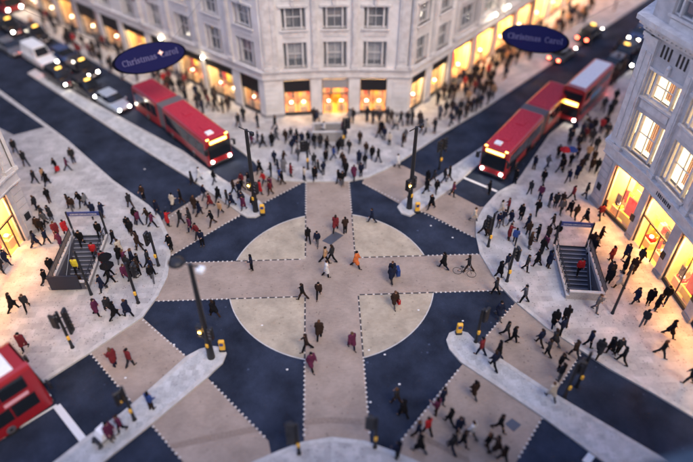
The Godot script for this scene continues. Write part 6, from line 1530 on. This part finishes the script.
	part("saddle", Mb.new().bevel(Vector3(-.07, .85, -.34), Vector3(.07, .92, -.08), .03), M.black, b)
	part("handlebar", Mb.new().tube(Vector3(-.28, 1.0, .34), Vector3(.28, 1.0, .34), .014, .014, 6).tube(Vector3(0, .93, .34), Vector3(0, 1.0, .34), .014, .014, 6), M.steel, b)
	for s in [-1, 1]: part("pedal", Mb.new().box(Vector3(s * .06, .2 if s > 0 else .47, -.12), Vector3(s * .16, .22 if s > 0 else .49, -.04)), M.black, b)

# ------------------------------------------------------------------ people
func capsule_field(caps: Array, cell: float, k: float) -> Array:
	# smooth union of tapered capsules, meshed as surface nets; returns [vertices, normals]
	var lo := Vector3(9, 9, 9); var hi := -lo
	for c in caps:
		var r: float = maxf(c[2], c[3]) + cell * 2
		lo = lo.min(c[0] - Vector3.ONE * r).min(c[1] - Vector3.ONE * r)
		hi = hi.max(c[0] + Vector3.ONE * r).max(c[1] + Vector3.ONE * r)
	var nx := int((hi.x - lo.x) / cell) + 2
	var ny := int((hi.y - lo.y) / cell) + 2
	var nz := int((hi.z - lo.z) / cell) + 2
	var f := PackedFloat32Array()
	f.resize(nx * ny * nz)
	f.fill(1.0)
	for c in caps:
		var a: Vector3 = c[0]; var b: Vector3 = c[1]
		var ra: float = c[2]; var rb: float = c[3]
		var e: float = maxf(ra, rb) + k * .6 + cell * 1.8
		var p0 := (a.min(b) - Vector3.ONE * e - lo) / cell
		var p1 := (a.max(b) + Vector3.ONE * e - lo) / cell
		var ab := b - a
		var inv := 1.0 / maxf(ab.length_squared(), 1e-6)
		for z in range(maxi(int(p0.z), 0), mini(int(p1.z) + 1, nz)):
			for y in range(maxi(int(p0.y), 0), mini(int(p1.y) + 1, ny)):
				var i := (z * ny + y) * nx
				for x in range(maxi(int(p0.x), 0), mini(int(p1.x) + 1, nx)):
					var q := lo + Vector3(x, y, z) * cell - a
					var t := clampf(q.dot(ab) * inv, 0.0, 1.0)
					var d := (q - ab * t).length() - ra - (rb - ra) * t
					var g := f[i + x]
					var h := maxf(k - absf(d - g), 0.0) / k
					f[i + x] = minf(d, g) - h * h * k * .25
	var at := {}
	var pos := PackedVector3Array()
	var sx := 1; var sy := nx; var sz := nx * ny
	for z in nz - 1:
		for y in ny - 1:
			var row := (z * ny + y) * nx
			for x in nx - 1:
				var i := row + x
				var f0 := f[i]
				if absf(f0) > cell * 2.0: continue
				var f1 := f[i + 1]; var f2 := f[i + sy]; var f3 := f[i + sy + 1]
				var f4 := f[i + sz]; var f5 := f[i + sz + 1]; var f6 := f[i + sz + sy]; var f7 := f[i + sz + sy + 1]
				var neg := int(f0 < 0) + int(f1 < 0) + int(f2 < 0) + int(f3 < 0) + int(f4 < 0) + int(f5 < 0) + int(f6 < 0) + int(f7 < 0)
				if neg == 0 or neg == 8: continue
				var s := Vector3.ZERO
				var n := 0
				var v := [f0, f1, f2, f3, f4, f5, f6, f7]
				for ed in EDGES:
					var u: float = v[ed[0]]; var w: float = v[ed[1]]
					if (u < 0) != (w < 0):
						s += CORNERS[ed[0]].lerp(CORNERS[ed[1]], u / (u - w))
						n += 1
				at[i] = pos.size()
				pos.append(lo + (Vector3(x, y, z) + s / n) * cell)
	var tris := PackedInt32Array()
	for i in at:
		for ax in [[sx, sy, sz], [sy, sz, sx], [sz, sx, sy]]:
			var u := f[i]; var w := f[i + ax[0]]
			if (u < 0) == (w < 0): continue
			var j: int = i - ax[1]; var k2: int = i - ax[2]; var l: int = i - ax[1] - ax[2]
			if not (at.has(j) and at.has(k2) and at.has(l)): continue
			var q := [at[i], at[j], at[l], at[k2]]
			if u < 0: tris.append_array(PackedInt32Array([q[0], q[1], q[2], q[0], q[2], q[3]]))
			else: tris.append_array(PackedInt32Array([q[0], q[2], q[1], q[0], q[3], q[2]]))
	var nn := PackedVector3Array()
	nn.resize(pos.size())
	for t in range(0, tris.size(), 3):
		var a := pos[tris[t]]; var b := pos[tris[t + 1]]; var c := pos[tris[t + 2]]
		var kx := (b - a).cross(c - a)
		for e in 3: nn[tris[t + e]] += kx
	var ov := PackedVector3Array(); var on := PackedVector3Array()
	for t in range(0, tris.size(), 3):
		for e in [0, 2, 1]:
			ov.append(pos[tris[t + e]]); on.append(nn[tris[t + e]].normalized())
	return [ov, on]

const CORNERS = [Vector3(0, 0, 0), Vector3(1, 0, 0), Vector3(0, 1, 0), Vector3(1, 1, 0), Vector3(0, 0, 1), Vector3(1, 0, 1), Vector3(0, 1, 1), Vector3(1, 1, 1)]
const EDGES = [[0, 1], [2, 3], [4, 5], [6, 7], [0, 2], [1, 3], [4, 6], [5, 7], [0, 4], [1, 5], [2, 6], [3, 7]]
# left thigh, left knee, right thigh, right knee, left arm, left elbow, right arm, right elbow, lean, head turn (radians, forward is positive)
const POSES = [
	[.42, .1, -.34, .34, -.3, .3, .3, .35, .05, 0.0], [-.26, .3, .3, .08, .24, .35, -.24, .25, .04, .3], [.2, .05, -.16, .45, -.12, .2, .15, .25, .03, -.3],
	[-.38, .28, .4, .12, .2, .8, -.28, .45, .06, .1], [.03, .02, -.04, .03, .1, .9, .12, .95, .0, .4], [.12, .1, -.05, .02, -.05, .15, .3, 1.5, .03, -.5]]
var figures := []

func dirz(a: float) -> Vector3:
	return Vector3(0, -cos(a), sin(a))

func make_figure(p: Array) -> Dictionary:
	var hip := .93
	var drop := 9.0
	var legs := []
	for s in [0, 1]:
		var k := Vector3(-.095 if s == 0 else .095, 0, 0) + dirz(p[s * 2]) * .45
		var an := k + dirz(p[s * 2] - p[s * 2 + 1]) * .43
		legs.append([Vector3(-.095 if s == 0 else .095, 0, 0), k, an])
		drop = minf(drop, an.y)
	hip = .075 - drop
	var up := Vector3(0, 1, 0).rotated(Vector3.RIGHT, p[8])
	var o := Vector3(0, hip, 0)
	var sh := o + up * .5
	var neck := o + up * .57
	var head := o + up * .68 + Vector3(0, 0, .02)
	var body := []; var coat := []; var lng := []; var tro := []; var shoe := []
	for l in legs:
		var h: Vector3 = l[0] + o; var k: Vector3 = l[1] + o; var a: Vector3 = l[2] + o
		body.append([h, k, .075, .05]); body.append([k, a, .05, .035])
		tro.append([h, k, .1, .075]); tro.append([k, a - (a - k).normalized() * .0, .075, .062])
		var toe := a + Vector3((-.02 if h.x < 0 else .02), -.03, .17)
		toe.y = maxf(toe.y, .035)
		shoe.append([a + Vector3(0, -.035, -.03), toe, .042, .036])
		body.append([a, toe, .03, .025])
		lng.append([h + Vector3(0, -.02, 0), h.lerp(k, .8) + Vector3(0, .0, 0), .15, .155])
	tro.append([o + Vector3(-.06, .03, 0), o + Vector3(.06, .03, 0), .12, .12])
	for s in [-1, 1]:
		body.append([o + Vector3(s * .06, .0, 0), sh + Vector3(s * .08, -.08, 0), .095, .085])
		coat.append([o + Vector3(s * .075, -.03, 0), o + up * .25 + Vector3(s * .07, 0, .01), .13, .118])
		coat.append([o + up * .25 + Vector3(s * .07, 0, .01), sh + Vector3(s * .09, -.07, 0), .118, .12])
	body.append([sh, neck + up * .06, .055, .05])
	coat.append([sh + Vector3(-.16, -.02, 0), sh + Vector3(.16, -.02, 0), .075, .075])
	coat.append([sh + up * .02, neck + up * .0, .085, .072])
	var hands := Mb.new()
	for s in [0, 1]:
		var g := -1.0 if s == 0 else 1.0
		var a := sh + Vector3(g * .19, -.02, 0)
		var e := a + (dirz(p[4 + s * 2]) + Vector3(g * .16, 0, 0)).normalized() * .29
		var w := e + (dirz(p[4 + s * 2] + p[5 + s * 2]) + Vector3(-g * .04, 0, 0)).normalized() * .25
		var d := (w - e).normalized()
		body.append([a, e, .05, .04]); body.append([e, w, .04, .028]); body.append([w, w + d * .07, .032, .03])
		coat.append([a, e, .078, .064]); coat.append([e, w - d * .02, .062, .052])
		var side := d.cross(Vector3.RIGHT).normalized()
		for q in 4:
			var b := w + d * .085 + side * (-.03 + .02 * q)
			var ln: float = [.06, .075, .07, .05][q]
			hands.tube(b, b + d * ln * .55 - Vector3(g * .006, 0, 0), .0095, .009, 5)
			hands.tube(b + d * ln * .55 - Vector3(g * .006, 0, 0), b + d * ln - Vector3(g * .022, 0, 0), .009, .007, 5)
		hands.tube(w + d * .03 + side * .028, w + d * .075 + side * .06, .011, .009, 5)
	var r := {}
	var bm := capsule_field(body, .026, .04)
	var hb := Mb.new()
	# head with brow, nose, chin and ears
	var hd := Basis(Vector3.UP, p[9])
	var seg := 14; var rings := 10
	var pt := func(i: int, j: int) -> Vector3:
		var th := PI * i / rings; var ph := TAU * j / seg
		var q := Vector3(sin(th) * sin(ph) * .078, cos(th) * .118, sin(th) * cos(ph) * .096)
		if q.y < -.03: q = Vector3(q.x * (1.0 + (q.y + .03) * 3.2), q.y, q.z * (1.0 + (q.y + .03) * 1.2) + .008)
		if j == 0 and i == 5: q.z += .022
		if j == 0 and i == 6: q.z += .016
		if (j == 1 or j == seg - 1) and i == 5: q.z -= .008
		if (j == 4 or j == seg - 4) and (i == 5 or i == 6): q.x *= 1.14
		return head + Vector3(0, -.01, 0) + hd * q
	for i in rings:
		for j in seg:
			hb.quad(pt.call(i, j), pt.call(i + 1, j), pt.call(i + 1, j + 1), pt.call(i, j + 1))
	hb.arrays(bm[0], bm[1]).arrays(hands.v, hands.n)
	r.body = hb.mesh()
	var jk := capsule_field(coat, .03, .06)
	r.jacket = Mb.new().arrays(jk[0], jk[1]).mesh()
	var lc := capsule_field(coat + lng, .03, .09)
	r.coat = Mb.new().arrays(lc[0], lc[1]).mesh()
	var tr := capsule_field(tro, .03, .05)
	r.trousers = Mb.new().arrays(tr[0], tr[1]).mesh()
	var so := capsule_field(shoe, .02, .01)
	r.shoes = Mb.new().arrays(so[0], so[1]).mesh()
	var hr := capsule_field([[head + hd * Vector3(0, .03, -.022), head + hd * Vector3(0, .05, .012), .1, .088], [head + hd * Vector3(0, .0, -.04), head + hd * Vector3(0, -.04, -.045), .075, .06]], .024, .03)
	r.hair = Mb.new().arrays(hr[0], hr[1]).mesh()
	var hl := capsule_field([[head + hd * Vector3(0, .03, -.022), head + hd * Vector3(0, .05, .012), .1, .088], [head + hd * Vector3(0, .0, -.045), head + hd * Vector3(0, -.2, -.07), .085, .07], [head + hd * Vector3(-.06, .0, -.02), head + hd * Vector3(-.07, -.16, -.02), .04, .03], [head + hd * Vector3(.06, .0, -.02), head + hd * Vector3(.07, -.16, -.02), .04, .03]], .024, .03)
	r.long_hair = Mb.new().arrays(hl[0], hl[1]).mesh()
	return r

func make_people() -> void:
	for p in POSES: figures.append(make_figure(p))
	var k := 0
	for a in PEOPLE:
		var f: Dictionary = figures[a[5]]
		var o := thing("person", a[10], "person", Vector3(a[0], a[1], a[2]), deg_to_rad(a[3]), "people crossing and walking on the pavements")
		o.scale = Vector3.ONE * a[4]
		part("body", f.body, M.skin if k % 6 else M.skin2, o)
		part("long_coat" if a[9] else "jacket", f.coat if a[9] else f.jacket, M["cloth " + COLOUR_NAMES[a[6]]], o)
		part("trousers", f.trousers, M["cloth " + COLOUR_NAMES[a[7]]], o)
		part("shoes", f.shoes, M.shoe, o)
		part("hair", f.long_hair if (k * 7) % 5 < 2 else f.hair, M["cloth " + COLOUR_NAMES[a[8]]], o)
		carry(a, o)
		k += 1
	# people on the stairs
	for q in [[-18.2, -3.7, -5, "red", "person in red jacket going down the shaded subway stairs"], [-19.3, -4.6, -2, "black", "person in black coat at the head of shaded stairs"], [-18.0, -5.2, -1, "black", "person in black coat entering shaded subway stairs"], [-19.4, -2.6, -9, "yellow", "person in yellow jacket halfway down the shaded stairs"], [-19.0, -1.5, -12, "dark brown", "person in brown coat low on the shaded stairs"], [18.75, -.55, -7, "red", "person in red jacket going down the shop-lit subway stairs"]]:
		var f: Dictionary = figures[2]
		var h: Array = HOLES[0] if q[0] < 0 else HOLES[1]
		var step_i := int(floor(((q[1] - h[1]) + h[4] / 2) / (h[4] / 18.0)))
		var o := thing("person", q[4], "person", Vector3(q[0], .124 - .16 * (step_i + 1), q[1]), 0.0, "people on the subway stairs")
		part("body", f.body, M.skin, o); part("jacket", f.jacket, M["cloth " + q[3]], o); part("trousers", f.trousers, M["cloth black"], o); part("shoes", f.shoes, M.shoe, o); part("hair", f.hair, M["cloth dark brown"], o)
	# the far crowd, beyond the first three hundred
	var c := Node3D.new()
	c.name = "distant_crowd"
	add_child(c)
	tag(c, "dense far crowd on the shop-lit pavements of the upper streets", "crowd", "", "stuff")
	for s in ["jacket", "trousers", "body", "hair"]:
		for ps in [1, 4]:
			var mm := MultiMesh.new()
			mm.transform_format = MultiMesh.TRANSFORM_3D
			mm.use_colors = true
			mm.mesh = figures[ps][s]
			var list := []
			for i in CROWD.size():
				if (i % 2 == 0) == (ps == 1): list.append(CROWD[i])
			mm.instance_count = list.size()
			for i in list.size():
				mm.set_instance_transform(i, Transform3D(Basis(Vector3.UP, deg_to_rad(list[i][2])), Vector3(list[i][0], .12, list[i][1])))
				var cc: Color = M["cloth " + COLOUR_NAMES[list[i][3]]].albedo_color.srgb_to_linear()
				mm.set_instance_color(i, {"jacket": cc, "trousers": Color(.02, .02, .03), "body": Color(.5, .3, .22), "hair": Color(.03, .02, .015)}[s])
			var mi := MultiMeshInstance3D.new()
			mi.name = {"jacket": "jackets", "trousers": "trousers", "body": "bodies", "hair": "hair"}[s]
			mi.multimesh = mm
			var mt := mat(1, 1, 1, .9)
			mt.vertex_color_use_as_albedo = true
			mi.material_override = mt
			c.add_child(mi, true)
	# shop dummies in the three display windows
	var dn := 0
	var where := [[24.35, -5.9, "red", "first"], [24.6, -5.0, "red", "second"], [24.85, -4.2, "yellow", "third"], [25.2, 1.7, "cream", "first"], [25.3, 2.6, "red", "second"], [25.4, 3.4, "orange", "third"], [25.2, -1.9, "orange", "only"]]
	for w in where:
		var f: Dictionary = figures[4]
		var win: String = "display window at the store corner" if dn < 3 else ("display window beyond the store doorway" if dn < 6 else "store doorway")
		var o := thing("shop_dummy", "%s shop dummy in %s clothes inside the %s" % [w[3], w[2], win], "mannequin", Vector3(w[0], .14, w[1]), -PI / 2 + .3 * (dn % 3 - 1), "dummies in the display windows")
		part("body", f.body, M["cloth cream"], o); part("jacket", f.jacket, M["cloth " + w[2]], o); part("trousers", f.trousers, M["cloth " + ["red", "black", "orange"][dn % 3]], o)
		part("stand", Mb.new().tube(Vector3(0, -.01, 0), Vector3(0, .035, 0), .2, .2, 12), M.steel, o)
		dn += 1

func carry(a: Array, o: Node3D) -> void:
	var fl: String = a[11]
	if fl == "": return
	var at := Vector3(a[0], a[1], a[2])
	var turn := deg_to_rad(a[3])
	var side := Vector3(.3, 0, .05).rotated(Vector3.UP, turn)
	if fl.begins_with("B"):
		var col: String = "blue" if fl == "B1" else "red"
		var k := 1.5 if fl == "B1" else 1.0
		var b := thing("carrier_bag", "%s carrier bag beside %s" % [col, a[10].get_slice(",", 0).replace("person in", "person in")], "bag", at + side * k + Vector3(0, .28, 0), turn, "carrier bags")
		b.set_meta("label", "%s carrier bag held by a walker at %s" % [col, "the crossing strip" if fl == "B1" else ("the pale ring" if at.x > 0 else "the shaded pavement")])
		part("pouch", Mb.new().loft([[Vector3(-.09, 0, -.17) * k, Vector3(.09, 0, -.17) * k, Vector3(.07, .42, -.2) * k, Vector3(-.07, .42, -.2) * k], [Vector3(-.09, 0, .17) * k, Vector3(.09, 0, .17) * k, Vector3(.07, .42, .2) * k, Vector3(-.07, .42, .2) * k]]), M["cloth " + col], b)
		part("handle", Mb.new().tube(Vector3(0, .42, -.1) * k, Vector3(0, .56, 0) * k, .012, .012, 5).tube(Vector3(0, .56, 0) * k, Vector3(0, .42, .1) * k, .012, .012, 5), M.black, b)
	elif fl.begins_with("U"):
		var col: String = {"U1": "red", "U2": "blue", "U3": "black"}[fl]
		var u := thing("umbrella", "open %s umbrella held over the crowd %s" % [col, "beside the queued buses" if at.x > 0 else ("above the shaded stairs" if at.z < -.3 else "at the shaded stairs' end")], "umbrella", at + Vector3(.15, 0, .1).rotated(Vector3.UP, turn) + Vector3(0, .98, 0), 0.0, "open umbrellas")
		var can := Mb.new()
		for i in 8:
			var p := TAU * i / 8; var q := TAU * (i + 1) / 8
			for e in [[0.0, .98, .28, .93], [.28, .93, .52, .74]]:
				can.quad(Vector3(cos(q) * e[0], e[1], sin(q) * e[0]), Vector3(cos(p) * e[0], e[1], sin(p) * e[0]), Vector3(cos(p) * e[2], e[3], sin(p) * e[2]), Vector3(cos(q) * e[2], e[3], sin(q) * e[2]))
		part("canopy", can, M["cloth " + col], u)
		part("shaft", Mb.new().tube(Vector3(0, .0, 0), Vector3(0, 1.05, 0), .012, .012, 6), M.iron, u)
	elif fl == "W":
		pass

# ------------------------------------------------------------------ scene
func _ready() -> void:
	rng.seed = 41
	var cam := Camera3D.new()
	cam.name = "camera"
	var at := CameraAttributesPhysical.new()
	at.frustum_focal_length = 420.0          # with the aperture below: a wide shallow-focus lens, as in the photograph
	at.exposure_aperture = 0.5
	at.frustum_focus_distance = 44.0
	at.frustum_far = 900.0
	cam.attributes = at
	add_child(cam)
	cam.transform = Transform3D(Basis(Vector3(0.99896, 0.00362, 0.04544), Vector3(0.02734, 0.75010, -0.66075), Vector3(-0.03648, 0.66131, 0.74923)).orthonormalized(), Vector3(-0.449, 32.313, 31.403))
	cam.fov = 41.3955
	cam.near = .1
	cam.far = 900.0
	cam.current = true
	var e := Environment.new()
	e.background_mode = Environment.BG_SKY
	var sky := Sky.new()
	var sm := ProceduralSkyMaterial.new()
	sm.sky_top_color = Color(.47, .54, .73)
	sm.sky_horizon_color = Color(.71, .715, .76)
	sm.sky_curve = .25
	sm.ground_bottom_color = Color(.2, .2, .24)
	sm.ground_horizon_color = Color(.5, .48, .5)
	sm.sky_energy_multiplier = 1.0
	sky.sky_material = sm
	e.sky = sky
	e.background_energy_multiplier = 1.0
	e.tonemap_mode = Environment.TONE_MAPPER_LINEAR
	e.tonemap_exposure = 2.6
	e.sdfgi_enabled = true
	e.ssao_enabled = true
	e.ssil_enabled = true
	var we := WorldEnvironment.new()
	we.name = "environment"
	we.environment = e
	add_child(we)
	var sun := DirectionalLight3D.new()
	sun.name = "sun"
	sun.light_energy = .35
	sun.light_angular_distance = 30.0
	sun.light_color = Color(1, .93, .88)
	sun.shadow_enabled = true
	sun.rotation_degrees = Vector3(-48, 28, 0)
	add_child(sun)
	make_materials()
	make_ground()
	make_buildings()
	make_furniture()
	make_vehicles()
	make_people()
